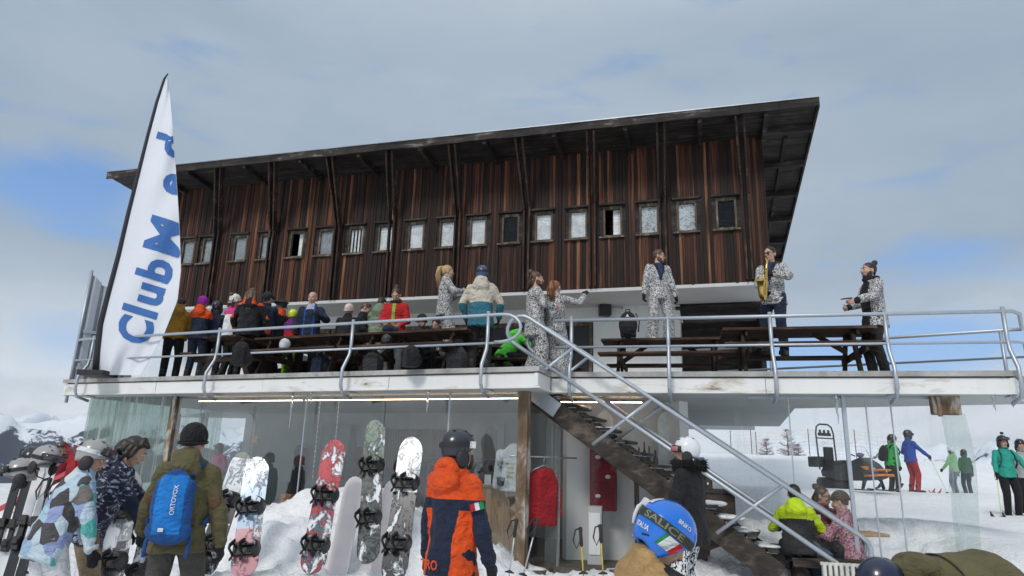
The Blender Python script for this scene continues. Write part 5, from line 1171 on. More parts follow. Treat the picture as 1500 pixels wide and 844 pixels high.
# ---- saxophone
M['brass']=simple('brass',(.75,.50,.15),.22,.15,9,1.)
sx_=Thing('saxophone','golden saxophone held by the man in the printed jacket','saxophone',tuple(tow(sax_man,(0,.3,.9))),0,world=True)
mouth=sax_man.H(0,.115,-.055); pt=[mouth,mouth+V((.0,.08,.02)),V((-.05,.30,1.42)),V((-.05,.335,1.34)),V((-.03,.33,1.15)),V((0.,.33,.95)),V((.01,.345,.86)),V((.015,.39,.825)),V((.015,.435,.86)),V((.01,.455,.95)),V((.0,.475,1.05)),V((-.005,.50,1.10))]
b=MB(); b.tube([tow(sax_man,p) for p in pt],[.010,.012,.016,.02,.028,.037,.042,.044,.046,.052,.066,.098],14,False); sx_.part(b,'body',[M['brass']])
b=MB(); b.tube([tow(sax_man,p) for p in (mouth-V((0,.02,0)),mouth+V((0,.05,.01)))],[.012,.016],8); sx_.part(b,'mouthpiece',[M['rubber']])
b=MB()
for k in range(9):
    q=V((-.05+.005*k,.365+.003*(k%2),1.30-.05*k)); b.tube([tow(sax_man,q),tow(sax_man,q+V((.0,.016,0)))],.014,8)
b.tube([tow(sax_man,V((-.03,.385,1.3))),tow(sax_man,V((.02,.39,.92)))],.004,6); sx_.part(b,'keywork',[M['brass']])
# ---- things on the deck and wall
spk=Thing('loudspeaker','black loudspeaker mounted on the white wall','loudspeaker',tuple(W(-3.95,1.3,4.8)),-TH,world=True)
cs=pz(886,452,4.75); P=W(plane_u(886,452,1.3)[0],1.3,plane_u(886,452,1.3)[1])
b=MB(); b.box(P,(.30,.22,.40),(U*.9+VV*.42,VV*.9-U*.42,Z)); spk.part(b,'cabinet',[M['black']],bev=.03)
b=MB(); b.box(P-VV*.11+U*.05,(.24,.012,.34),(U*.9+VV*.42,VV*.9-U*.42,Z)); spk.part(b,'grille',[M['rubber']])
b=MB(); b.tube([P+VV*.05,P+VV*.2],.025,8); b.tube([P+VV*.14+Z*.05,P+U*.42+VV*.14+Z*.05],.012,6); b.box(P+U*.43+VV*.12+Z*.03,(.03,.05,.07),(U,VV,Z)); spk.part(b,'bracket',[M['galv']])
p=pz(918,489,DZ+.75); bp=Thing('backpack','black backpack with pale triangles standing on a picnic table','backpack',tuple(p+nR*.35),aR)
b=MB(); b.ell((0,0,.22),(.16,.12,.24)); b.box((0,0,.15),(.26,.18,.28)); b.ell((0,-.1,.14),(.12,.06,.12)); skin_union(b,'bag',bp.e,[BLK],.012,5,.006)
b=MB(); b.tube([(-.04,.0,.44),(-.03,0,.49),(.03,0,.49),(.04,0,.44)],.01,6); b.tube([(.13,.0,.42),(.19,.02,.3),(.17,.02,.1)],.012,6); bp.part(b,'strap',[M['rubber']])
b=MB()
for x,z in ((0,.36),(-.035,.30),(.035,.30)): b.add([(x-.028,-.128,z-.025),(x+.028,-.128,z-.025),(x,-.122,z+.028),(x-.028,-.122,z-.025),(x+.028,-.122,z-.025),(x,-.116,z+.028)],[(0,1,2),(5,4,3),(0,3,4,1),(1,4,5,2),(2,5,3,0)],False)
bp.part(b,'emblem',[WHITE])
def deck_helmet(px,py,mt,label):
    c=pz(px,py,DZ+.45+.1)+nL*.2; th=Thing('ski_helmet',label,'ski helmet',tuple(c),0); fhelmet(th,Fr(V((0,0,-.02)),V((1,0,0)),V((0,1,0)),V((0,0,1))),mt,None,None,.95); return th
deck_helmet(557,497,helmetmat('black',(.015,.016,.02)),'dark ski helmet lying on the bench below the sage jacket')
deck_helmet(406,503,helmetmat('white',(.72,.73,.76)),'white and black ski helmet on the bench below the neon helmet')
b=MB(); c=pz(560,484,DZ+.75)+nL*.2; b.ell(c+Z*.06,(.12,.09,.075)); b.ell(c+Z*.05+V((.1,0,0)),(.07,.06,.05)); solo(b,'cap',[NAVY],'navy cap lying on the table before the red jacket','cap')
# phone of the man on the right
ph=tow(bun,bun.arms[0][2]+V((.02,.12,.03))); b=MB(); b.box(ph,(.15,.075,.009),(V((.98,.1,.15)),V((-.1,1,0)),V((-.15,0,.98)))); solo(b,'phone',[M['black']],'dark phone held by the man with the black topknot','phone')
# ================================================================ detail on the near people
backpack_blue=C('pack navy blue',(.012,.075,.26)); pack_cyan=C('pack bright blue',(.012,.19,.58))
T=olv.T; b=MB(); y=-.20
b.ell(T(0,y-.03,.20),(.150,.085,.255),T.ax,20,14); b.box(T(0,y,.17),(.25,.12,.40),T.ax); b.ell(T(0,y-.02,.02),(.165,.075,.10),T.ax)
pk_=skin_union(b,'backpack',olv.e,[backpack_blue,pack_cyan],.010,6,.006,lambda c:1 if (abs(olv.T.inv(c)[0])<.098 and olv.T.inv(c)[1]<-.235 and .0<olv.T.inv(c)[2]<.405) else 0)
for s in(-1,1):
    b=MB(); b.tube([T(s*.09,-.15,.40),T(s*.115,-.10,.49),T(s*.125,.02,.505),T(s*.135,.14,.42),T(s*.15,.175,.30),T(s*.20,.09,.14),T(s*.20,-.10,.07)],.028,6,True,False,.3); olv.part(b,'strap',[backpack_blue],pk_)
    b=MB(); b.tube([T(s*.13,-.19,.02),T(s*.15,-.20,-.06),T(s*.145,-.21,-.16)],.014,6,True,False,.35); olv.part(b,'strap_end',[backpack_blue],pk_)
vs,fs=subdiv_text('ORTOVOX',1); b=MB(); ww=max(v.x for v in vs)
def pk_pos(x,z): 
    k=max(0,1-(x/.150)**2-((z-.20)/.255)**2); return T(x,y-.03-.085*math.sqrt(k)-.006,z)
b.add([pk_pos(.050-v.y*.042,.13+v.x*.042*.98) for v in vs],fs,False); olv.part(b,'lettering',[WHITE],pk_)
b=MB(); b.box(T(-.02,y-.115,.03),(.035,.01,.025),T.ax); olv.part(b,'emblem',[WHITE],pk_)
# orange jacket: flag patch, lettering
a,e,w=met.arms[1]; d=(w-a).normalized(); o1=V((.55,-.83,0)); mid=a.lerp(e,.55); cam_l=Matrix.Rotation(-met.e.rotation_euler.z,3,'Z')@(EYE-V(met.e.location)).normalized(); cam_l.z=0; cam_l.normalize()
ad=(e-a).normalized(); nn=(cam_l-ad*cam_l.dot(ad)).normalized(); sx=ad.cross(nn)*-1; sx=nn.cross(ad)*-1
for k,cn in enumerate((C('flag green',(.02,.25,.08)),WHITE,RED)):
    b=MB(); b.box(mid+nn*.088+sx*((k-1)*.032),(.030,.006,.05),(sx,nn,ad)); met.part(b,'flag_patch',[cn])
vs,fs=TXT['TRO']; b=MB(); T=met.T; px_=[]
b.add([T(-.088+v.x*.078,-.212-.0*v.x,-.12+v.y*.085) for v in vs],fs,False); met.part(b,'lettering',[ORNG])
b=MB(); b.box(met.H(.115,.055,.045),(.03,.03,.045),met.H.ax); met.part(b,'strap_clip',[WHITE])
b=MB(); b.tube([met.H(.10,.06,-.02),met.H(.10,.065,-.06),met.H(.085,.06,-.11)],.012,6); met.part(b,'buckle',[M['rubber']])
# race helmet of the child
H=kid.H; HB=helmetmat('racing blue',(.012,.155,.62),.18); HR=(.118,.142,.132); HC=(0,-.008,.030)
lim=lambda ph: R(84)+R(58)*(0.5-.5*math.cos(ph))**.75+(R(34)*math.exp(-((abs((ph+PI)%(2*PI)-PI)-PI/2)/.5)**2))
b=MB(); shell(b,H,HC,HR,lim,48,18,.014); hel=kid.part(b,'helmet',[HB])
def hs(ph,z,off=.003):
    """point on the helmet's outside: ph round from the face towards the right ear, z up"""
    t=(z-HC[2])/HR[2]
    if t>=0: r=math.sqrt(max(0,1-t*t))
    else: tt=-t/.95; r=1-.12*tt-.16*tt*tt
    return H(HC[0]+(HR[0]*r+off)*math.sin(ph),HC[1]+(HR[1]*r+off)*math.cos(ph),z)
def patch(p0,p1,z0,z1,mt,name,off=.003,nu=16,nv=5,skew=0,parent=hel):
    b=MB(); f=lambda a,q:hs(p0+(p1-p0)*a+skew*q,z0(a)*(1-q)+z1(a)*q if callable(z0) else z0+(z1-z0)*q,off); b.grid(f,nu,nv); return kid.part(b,name,[mt],parent)
STRAP=C('dark strap',(.03,.035,.028),.6,.2)
st_=patch(R(38),R(322),lambda a:.012,lambda a:.052,STRAP,'goggle_strap',.006,40,4)
def htext(key,phc,zc,sz,mt,off,name='lettering',rot=0,parent=None,xs=1.):
    vs,fs=subdiv_text(key,2); cx=max(v.x for v in vs)/2; b=MB(); pts=[]
    for v in vs:
        X=(v.x-cx)*sz*xs; Y=v.y*sz; X,Y=X*math.cos(rot)-Y*math.sin(rot),X*math.sin(rot)+Y*math.cos(rot); pts.append(hs(phc-X/.135,zc+Y,off))
    b.add(pts,fs,True); kid.part(b,name,[mt],parent or hel)
htext('SALICE',R(112),.018,.042,C('grey green print',(.16,.18,.13),.6,.1),.0075,'lettering',0,st_,1.55)
htext('BRIKO',R(78),.078,.026,WHITE,.003)
htext('ITALIA',R(150),-.032,.030,WHITE,.003)
patch(R(103),R(110),-.052,.008,C('flag green',(.02,.25,.08)),'green_stripe',.003,4,5,-R(10)); patch(R(80),R(103),-.052,.008,WHITE,'white_stripe',.003,8,5,-R(10)); patch(R(68),R(80),-.052,.008,RED,'red_stripe',.003,6,5,-R(10))
b=MB(); b.grid(lambda a,q:hs(R(170)+R(24)*(q-.5)*.6,.085+.05*a,.004),6,3); kid.part(b,'white_stripe',[WHITE],hel)
b=MB(); b.grid(lambda a,q:H(.013*(q-.5)*2,HC[1]-math.cos(PI*(.12+.62*a))*(HR[1]+.003),HC[2]+math.sin(PI*(.12+.62*a))*(HR[2]+.003)),24,2); kid.part(b,'white_stripe',[WHITE],hel)
b=MB(); b.tube([hs(R(192),.075,.010),hs(R(190),.04,.014),hs(R(190),.0,.012),hs(R(188),-.035,.008)],[.009,.012,.011,.008],8,True,False,.6); b.box(hs(R(190),.075,.010),(.05,.02,.035),H.ax); kid.part(b,'rear_clip',[M['ant']],hel)
for k in range(3):
    b=MB(); b.ell(hs(R(128+k*6),-.045-.004*k,.001),(.006,.008,.004),H.ax,8,5); kid.part(b,'vent',[M['black']],hel)

def finish_garment(th,band,hems=True):
    """cuffs, hem band, zip pull and seams on a near jacket"""
    T=th.T
    for a,e,w in th.arms:
        d=(w-e).normalized(); b=MB(); b.tube([w-d*.05,w-d*.012],[.054,.050],14); th.part(b,'cuff',[band],th.jacket)
finish_garment(olv,OLIVE); finish_garment(met,NAVY); finish_garment(geo,WHITE); finish_garment(bend,OLIVE)
def seam_ring(th,z,rx,ry,mt):
    T=th.T; b=MB(); b.tube([T(math.cos(2*PI*k/28)*rx,math.sin(2*PI*k/28)*ry,z) for k in range(28)],.006,6,False,True); th.part(b,'seam',[mt],th.jacket)
DOL=C('dark olive seam',(.05,.044,.02))
seam_ring(bend,.33,.214,.168,DOL); seam_ring(olv,.05,.188,.150,DOL)
for s in(-1,1):
    b=MB(); a,e,w=olv.arms[(s+1)//2]; m_=a.lerp(e,.75); b.ell(m_+V((0,-.055,0)),(.05,.022,.06)); olv.part(b,'elbow_patch',[C('brown patch',(.13,.075,.035))],olv.jacket)
# small print on the grey helmet, fur collar and emblem
b=MB(); Hh=geo.H
for q in(-1,0,1): b.tube([Hh(.060+.013*q,-.108-.0*abs(q),.085),Hh(.060+.013*q,-.118,.055)],.003,5)
b.tube([Hh(.060,-.118,.06),Hh(.060,-.124,.035)],.003,5); geo.part(b,'emblem',[M['black']])
mf,t,p=newmat('black fur'); setp(p,t,Base_Color=(.006,.006,.006),Roughness=.95,Sheen_Weight=.05)
b=MB(); rn=random.Random(4); Tf=furw.T
for k in range(1500):
    a=rn.uniform(0,2*PI); r0=.115+rn.uniform(-.01,.03); z0=.52+rn.uniform(-.035,.06); p0=Tf(math.cos(a)*r0,-.01+math.sin(a)*r0,z0); dd=Tf.x*math.cos(a)+Tf.y*math.sin(a)
    p1=p0+(dd*rn.uniform(.5,1)+Tf.z*rn.uniform(-.8,.5)+V((rn.uniform(-.4,.4),rn.uniform(-.4,.4),0)))*.055; b.tube([p0,p1],[.006,.001],3,False)
b.tube([Tf(math.cos(2*PI*k/20)*.12,-.01+math.sin(2*PI*k/20)*.12,.53) for k in range(20)],.045,8,False,True); furw.part(b,'fur_collar',[mf])
b=MB(); b.box(Tf(.06,-.172,.36),(.018,.01,.022),Tf.ax); furw.part(b,'emblem',[WHITE])
# ================================================================ snowmobile
c=gp(1250,717,19.6,0); G0=V(c); G0.z=c[2]
sm=Thing('snowmobile','dark snowmobile with roll cage and orange front bumper parked on the slope','snowmobile',tuple(G0),R(-158)); sm.e.scale=(.82,.80,.95); MG=simple('snowmobile plastic',(.03,.032,.035),.4,.2); MO=simple('orange bumper',(.70,.20,.03),.35)
b=MB(); b.loft([[V((x*w2,yy,z)) for x,z in ((-.30,zl),(.30,zl),(.36,zm),(.22,zh),(-.22,zh),(-.36,zm))] for yy,zl,zm,zh,w2 in ((-1.1,.35,.5,.62,.8),(-.4,.25,.5,.66,1),(.2,.25,.55,.80,1.1),(.6,.28,.55,.92,1.15),(1.0,.30,.50,.74,1.0),(1.3,.36,.45,.52,.6))]); sm.part(b,'body',[MG],bev=.01); b=MB(); b.box((-.33,.75,.62),(.02,.5,.10)); b.box((.33,.75,.62),(.02,.5,.10)); sm.part(b,'side_panel',[MO])
b=MB(); b.loft([[V((x*.17,yy,z)) for x,z in ((-1,.6),(1,.6),(1.05,zh-.05),(.8,zh),(-.8,zh),(-1.05,zh-.05))] for yy,zh in ((-1.0,.80),(-.2,.84),(.15,.80))]); b.box((0,-.95,1.02),(.40,.12,.42)); sm.part(b,'seat',[M['rubber']],bev=.02)
b=MB(); b.loft([[V((math.cos(a)*.30*s_,.62+d,.88+h)) for a in (0,.8,1.6,2.4,PI)] +[V((math.cos(a)*.29*s_,.60+d,.88+h)) for a in (PI,2.4,1.6,.8,0)] for h,d,s_ in ((0,0,1),(.2,-.10,.95),(.38,-.2,.7))]); sm.part(b,'windshield',[M['sheet']])
b=MB(); b.loft([[V((x,yy,z)) for x,z in ((-.22,0),(.22,0),(.22,.32),(-.22,.32))] for yy in (-1.5,-.1)]); sm.part(b,'track',[M['rubber']],bev=.10)
for s in(-1,1):
    b=MB(); b.loft([[V((s*.48+x,yy,z+d)) for x,z in ((-.08,0),(.08,0),(.05,.03),(-.05,.03))] for yy,d in ((.2,.02),(.5,0),(1.2,0),(1.45,.10),(1.55,.2))]); b.tube([(s*.48,.8,.03),(s*.40,.8,.25),(s*.25,.7,.42)],.03,6); b.tube([(s*.48,.85,.05),(s*.22,.9,.55)],.035,6); sm.part(b,'ski',[M['black']])
    b=MB(); b.tube([(s*.15,.35,.95),(s*.35,.28,1.02)],.018,6); sm.part(b,'handlebar',[M['rubber']])
    b=MB(); b.box((s*.15,1.12,.58),(.16,.05,.09)); sm.part(b,'headlight',[simple('lamp glass',(.6,.62,.62),.1)])
b=MB(); b.tube([(-.42,.9,.40),(-.38,1.35,.42),(-.2,1.5,.44),(.2,1.5,.44),(.38,1.35,.42),(.42,.9,.40)],.03,8); b.tube([(-.33,1.2,.56),(-.18,1.42,.58),(.18,1.42,.58),(.33,1.2,.56)],.026,8); sm.part(b,'bumper',[MO])
b=MB(); b.tube([(-.42,-1.0,.55),(-.42,-1.05,1.65),(-.36,-1.06,1.85),(-.2,-1.07,1.93),(.2,-1.07,1.93),(.36,-1.06,1.85),(.42,-1.05,1.65),(.42,-1.0,.55)],.028,8); b.tube([(-.42,-1.05,1.5),(.42,-1.05,1.5)],.02,6); b.tube([(-.3,-1.06,1.62),(.3,-1.06,1.62)],.05,6,True,False,.5)
for x in (-.2,0,.2): b.box((x,-1.06,1.70),(.06,.05,.12))
sm.part(b,'roll_cage',[MG])
b=MB(); b.box((0,-1.35,.78),(.75,.5,.32)); sm.part(b,'cargo_box',[MG],bev=.03)
b=MB(); b.ell((0,.42,.99),(.16,.10,.07)); sm.part(b,'instrument_pod',[JEAN])
# ================================================================ fence poles, net, bare trees
M['pole']=simple('fence pole',(.14,.09,.07),.6); M['net']=simple('orange brown net',(.34,.20,.15),.7)
fp=[];
for i,(px,top,Y) in enumerate([(1100,640,36),(1185,650,34),(1108,655,38),(1255,672,33),(1330,680,33),(1070,640,37)]):
    p=pY(px,top,Y); zg=gz(p.x,p.y); b=MB(); b.tube([(p.x,p.y,zg-.2),(p.x,p.y,max(p.z,zg+1.3))],.022,6); solo(b,'fence_pole',[M['pole']],['thin pole behind the clear sheets left of the snowmobile','thin fence pole just left of the snowmobile cage','short pole beside the bare trees','fence pole behind the snowmobile','fence pole behind the skier in blue','leftmost thin pole on the slope behind the stairs'][i],'pole','fence poles on the slope'); fp.append((p.x,p.y,zg))
fp.sort(); b=MB()
for (x0,y0,z0),(x1,y1,z1) in zip(fp,fp[1:]):
    for k in range(7): h=.15+k*.18; b.tube([(x0,y0,z0+h),((x0+x1)/2,(y0+y1)/2,(z0+z1)/2+h-.06),(x1,y1,z1+h)],.0035,3,False)
    n=max(3,int(abs(x1-x0)/.25))
    for k in range(1,n): f=k/n; b.tube([(x0+(x1-x0)*f,y0+(y1-y0)*f,z0+(z1-z0)*f+.1),(x0+(x1-x0)*f,y0+(y1-y0)*f,z0+(z1-z0)*f+1.2)],.003,3,False)
solo(b,'safety_net',[M['net']],'fine safety net strung along the crest of the slope','net')
M['bark']=simple('larch bark',(.075,.05,.042),.9); M['twig']=simple('reddish twigs',(.15,.085,.07),.9)
def bare_tree(px,top,Y,label,seed):
    p=pY(px,top,Y); zg=gz(p.x,p.y)-.3; hgt=p.z-zg; rn=random.Random(seed); th=Thing('bare_tree',label,'tree',(p.x,p.y,zg),0,'bare larches on the crest')
    b=MB(); b.tube([(0,0,0),(.03*hgt*.2,0,hgt*.5),(0,0,hgt)],[.025*hgt,.015*hgt,.003],6); th.part(b,'trunk',[M['bark']])
    b=MB()
    for k in range(70):
        q=rn.uniform(.12,.97); z=hgt*q; a=rn.uniform(0,2*PI); L=hgt*.34*(1-q)**.8+.15; d=V((math.cos(a),math.sin(a),rn.uniform(.05,.5))); e=V((0,0,z))+d*L
        b.tube([(0,0,z),V((0,0,z))+d*L*.5+Z*-.04,e],[.012,.008,.004],4,False)
        for j in range(7):
            f=rn.uniform(.2,1); s0=V((0,0,z))+d*L*f; b.tube([s0,s0+V((rn.uniform(-1,1),rn.uniform(-1,1),rn.uniform(-.3,.9)))*L*.35],[.007,.003],3,False)
    th.part(b,'crown',[M['twig']])
bare_tree(1152,628,44,'taller bare reddish larch on the crest seen through the clear sheets',1); bare_tree(1122,642,44,'small bare larch left of the taller one',2); bare_tree(1168,650,46,'lowest bare larch right of the taller one',5)
# ================================================================ icicles
def icicle(px,py,L,label,left=True,off=.12):
    s=gpix(px,left,off); o,e,n=(DL,eL,nL) if left else (DN0,eR,nR); p=P3(o+e*s+n*off,UB-.0); rn=random.Random(px); b=MB()
    k=7; b.tube([p+V((rn.uniform(-.006,.006),0,-L*i/k)) for i in range(k+1)],[.022*(1-i/k)**.7+.002 for i in range(k+1)],7); solo(b,'icicle',[M['ice']],label,'icicle','icicles under the deck edge')
for a in [(420,0,.65,'long icicle left of the interior light boards',True),(448,0,.2,'short icicle left of the light strip joint',True),(622,0,.35,'icicle hanging above the white snowboard',True),(244,0,.5,'icicle on the left timber post',True),(1232,0,.4,'icicle beside the steel post',False),(1467,0,.2,'small icicle near the right end of the deck',False),(1495,0,.16,'tiny icicle at the far right deck corner',False)]: icicle(*a)
# ================================================================ shop interior
def inL(px,off,z): return P3(GL(gpix(px,True,off),off),z)
SGp='goods inside the shop'
def sthing(mb,name,mt,label,cat,bev=0): return solo(mb,name,mt,label,cat,None,None,bev)
b=MB(); a,c=inL(655,1.0,0),inL(760,1.0,0)
n=12
for k in range(n): 
    p0=a.lerp(c,k/n); p1=a.lerp(c,(k+.96)/n); b.bar(P3(p0,.75),P3(p1,.75),.03,1.1)
b.bar(P3(a+nL*.3,1.31),P3(c+nL*.3,1.31),.7,.03); sthing(b,'counter',[M['pine']],'pale pine board counter behind the glass by the timber post','counter')
th=Thing('hoodie','white hoodie with printed front on display beside the timber post','hoodie',tuple(inL(752,.8,1.2)),math.atan2(eL.y,eL.x))
b=MB(); b.loft([[V((x*w2,y*.10,z)) for x,y in ((-1,0),(-.6,-1),(.6,-1),(1,0),(.6,1),(-.6,1))] for z,w2 in ((.05,.22),(.3,.22),(.55,.24),(.66,.17),(.72,.08))])
for s in(-1,1): b.cone((s*.21,0,.60),(s*.27,-.02,.12),.075,.055)
b.ell((0,.04,.70),(.11,.09,.07)); skin_union(b,'body',th.e,[WHITE],.014,4,.01)
b=MB()
for k,(w2,) in enumerate(((.16,),(.11,),(.13,),(.10,))): b.box((0,-.112,.46-.065*k),(w2,.004,.022 if k else .01))
th.part(b,'print',[C('yellow print',(.5,.42,.12))])
th=Thing('ski_jacket','red ski jacket hanging behind the plastic strips','jacket',tuple(pY(796,726,10.5)),.5)
b=MB(); b.loft([[V((x*w2,y*.13,z)) for x,y in ((-1,0),(-.6,-1),(.6,-1),(1,0),(.6,1),(-.6,1))] for z,w2 in ((-.42,.26),(-.1,.25),(.2,.26),(.34,.17),(.40,.08))])
for s in(-1,1): b.cone((s*.22,0,.26),(s*.27,-.04,-.26),.075,.055)
skin_union(b,'body',th.e,[C('shop red',(.34,.015,.022))],.016,4,.03); b=MB(); b.tube([(-.2,0,.36),(0,0,.44),(.2,0,.36)],.012,6); b.tube([(0,0,.44),(0,0,.52),(.03,0,.55)],.006,6); b.tube([(-.6,0,.56),(.6,0,.56)],.014,6); th.part(b,'hanger',[M['galv']])
# racks, dark interior boards, posters
for i,(px,top,off,wd2,colr,lb) in enumerate([(437,652,3.4,.22,(.02,.02,.022),'dark snowboard inside the shop left of the red board'),(597,636,3.2,.24,(.03,.025,.022),'dark brown snowboard inside behind the green tipped one'),(625,628,3.0,.26,(.018,.02,.018),'dark snowboard inside behind the white board'),(718,624,3.0,.27,(.10,.11,.10),'olive grey snowboard inside above the man in the dark helmet'),(515,640,3.6,.2,(.05,.05,.055),'grey snowboard inside the shop near the hanging cords')]):
    p=inL(px,off,0); t_=pY(px,top,p.y); b=MB(); o=board_outline(1.5,wd2); b.prism([(x,zz) for x,zz in o],P3(p,t_.z-1.5),eL,Z,nL*.02); sthing(b,'snowboard',[simple('shop board %d'%i,colr,.4)],lb,'snowboard')
for i,(px,lb) in enumerate([(660,'left clothes rail with dark jackets in the shop'),(700,'right clothes rail with grey jackets in the shop')]):
    p=inL(px,2.2,FZ); th=Thing('clothes_rail',lb,'clothes rail',tuple(p),math.atan2(eL.y,eL.x),None)
    b=MB(); b.tube([(-.5,0,0),(-.5,0,1.5),(.5,0,1.5),(.5,0,0)],.018,6); th.part(b,'rail',[M['galv']])
    for k in range(8):
        b=MB(); x=-.42+k*.12; b.loft([[V((x+q*.045,yy*w2,z)) for q,yy in ((-1,-1),(1,-1),(1,1),(-1,1))] for z,w2 in ((.55,.26),(1.2,.25),(1.40,.2),(1.46,.05))]); th.part(b,'jacket',[[C('rail green',(.02,.05,.035)),C('rail grey',(.06,.06,.06)),C('rail black',(.015,.015,.016))][(k+i)%3]])
th=Thing('shelf_unit','maroon display shelf with white emblems behind the stairs','shelf',tuple(pY(884,700,11.2)),-.2)
b=MB(); b.box((0,0,0),(.42,.25,1.0)); th.part(b,'panel',[C('maroon',(.18,.012,.022))],bev=.01)
for k in range(3):
    b=MB(); b.ell((-.08+.16*(k%2),-.135,.32-.3*k),(.045,.012,.030)); th.part(b,'emblem',[WHITE])
th=Thing('cabinet','low pale cabinet in front of the maroon shelf','cabinet',tuple(P3(pY(872,760,10.9),FZ)),-.2)
b=MB(); b.box((0,0,.42),(.22,.3,.84)); th.part(b,'body',[M['iwall']],bev=.01); b=MB(); b.box((0.0,-.16,.45),(.17,.012,.6)); th.part(b,'door',[M['plaster']])
th=Thing('bar_counter','dark wooden bar beside the pale curved wall','bar counter',tuple(P3(pY(1012,730,10.6),FZ)),-.1)
b=MB(); b.box((.1,0,.55),(1.0,.5,1.1)); th.part(b,'front',[M['table']],bev=.01); b=MB(); b.box((.1,0,1.13),(1.12,.6,.05)); th.part(b,'top',[M['tleg']],bev=.01)
for i,(px,hh) in enumerate([(936,.34),(944,.42),(951,.36),(960,.30),(990,.30),(998,.34)]):
    p=pY(px,668,10.9); b=MB(); z0=1.63; b.tube([(p.x,p.y,z0),(p.x,p.y,z0+hh*.58),(p.x,p.y,z0+hh*.72),(p.x,p.y,z0+hh)],[.040,.040,.014,.013],10); solo(b,'bottle',[simple('bottle glass %d'%(i%3),[(.01,.015,.01),(.05,.02,.008),(.02,.02,.02)][i%3],.08,.1,4,coat=.5)],['dark bottle leftmost on the bar shelf','tallest dark bottle on the bar shelf','brown bottle third on the bar shelf','short dark bottle in the middle of the bar shelf','brown bottle left of the blue crate','dark bottle beside the blue crate'][i],'bottle','bottles on the bar shelf')
b=MB(); a=pY(930,680,10.9); c=pY(1030,672,10.7); b.bar(P3(a,1.60),P3(c,1.60),.25,.05); b.bar(P3(a,.9),P3(a+V((.04,0,0)),.9),.2,1.4); b.bar(P3(c,.9),P3(c+V((.1,0,0)),.9),.2,1.4); sthing(b,'bar_shelf',[M['table']],'dark wooden shelf carrying the bottles behind the white helmet','shelf')
b=MB(); p=pY(1012,645,10.8); b.box(P3(p,1.74),(.36,.22,.20)); sthing(b,'crate',[simple('blue plastic crate',(.10,.24,.50),.4)],'blue crate on the bar shelf beside the white helmet','crate',.015)
for i,(px,top,colr,lb) in enumerate([(886,602,(.72,.74,.73),'white rounded board on the pale curved wall'),(975,604,(.70,.72,.70),'white narrow board at the end of the curved wall')]):
    p=pY(px,top,11.1); b=MB(); b.prism(board_outline(1.25,.28),P3(p,p.z-1.25),V((1,0,0)),Z,V((0,.02,0))); sthing(b,'snowboard',[simple('white display board %d'%i,colr,.4)],lb,'snowboard')
M['slat']=simple('slat wall',(.16,.17,.17),.6)
b=MB(); a,c=inL(556,4.45,0),inL(650,4.45,0)
for k in range(26): p=a.lerp(c,k/25); b.bar(P3(p,1.0),P3(p,2.35),.03,.03,eL)
b.bar(P3(a+nL*.05,1.68),P3(c+nL*.05,1.68),.03,1.35); sthing(b,'display_rack',[M['slat']],'dark ribbed display wall at the back of the shop','display rack')
for i,(x0,x1,z0,z1,cc,lb) in enumerate([(690,738,1.95,2.5,(.45,.49,.52),'pale grey picture panel high on the back wall of the shop'),(468,512,1.5,2.45,(.30,.33,.35),'tall grey mirror panel at the back of the shop'),(545,556,1.0,2.4,(.50,.50,.48),'narrow pale pillar panel beside the ribbed wall')]):
    b=MB(); a,c=inL(x0,4.4,0),inL(x1,4.4,0); b.bar(P3(a,(z0+z1)/2),P3(c,(z0+z1)/2),.03,z1-z0); sthing(b,('poster','mirror','banner')[i],[simple('panel %d'%i,cc,.3,.2,3)],lb,('poster','mirror','banner')[i])
for i,px in enumerate((432,440,482,494,506,523,606,616,742,752)):
    p=inL(px,4.3,FZ); b=MB(); hgt=1.62+.05*(i%3); 
    for s in(-1,1): b.bar(P3(p+eL*s*.045,FZ),P3(p+eL*s*.045+nL*.1,FZ+hgt),.07,.015,nL)
    b.box(P3(p,FZ+.75)-nL*.03,(.16,.08,.25),(eL,nL,Z)); sthing(b,'skis',[simple('rack ski %d'%i,[(.02,.02,.022),(.10,.02,.02),(.05,.05,.06),(.12,.12,.13)][i%4],.35)],'%s rental skis on the shop back wall, %s'%(['black','dark red','charcoal','grey'][i%4],['far left','by the mirror panel','left of the beads','behind the beads','right of the beads','near the pillar panel','left on the ribbed wall','right on the ribbed wall','beside the timber post','nearest the timber post'][i]),'skis')
b=MB(); a,c=inL(560,3.6,0),inL(690,3.6,0); b.bar(P3(a,FZ+.45),P3(c,FZ+.45),.5,.9); sthing(b,'sales_counter',[M['tleg']],'dark sales counter in the middle of the shop','counter',.01)
# hanging star, plant, box, strings
th=Thing('hanging_star','small wooden star hanging on a cord in the shop window','decoration',tuple(inL(371,.7,1.95)),math.atan2(eL.y,eL.x))
b=MB(); b.prism([(math.sin(PI*k/5)*(.10 if k%2==0 else .05),math.cos(PI*k/5)*(.10 if k%2==0 else .05)) for k in range(10)],V((0,0,0)),V((1,0,0)),Z,V((0,.02,0))); th.part(b,'star',[M['pine']]); b=MB(); b.tube([(0,0.01,.09),(0,0.01,UB-1.95)],.004,4); th.part(b,'cord',[M['post']])
b=MB(); p=inL(428,.8,FZ); b.box(P3(p,.93),(.19,.14,.20)); sthing(b,'box',[C('orange carton',(.55,.24,.10))],'small orange carton behind the glass left of the red board','box',.01)
b=MB(); a,c=inL(300,.75,0),inL(445,.75,0); b.bar(P3(a,.63),P3(c,.63),.28,.40); sthing(b,'bench',[M['pine']],'low pine bench along the glass left of the red board','bench',.01)
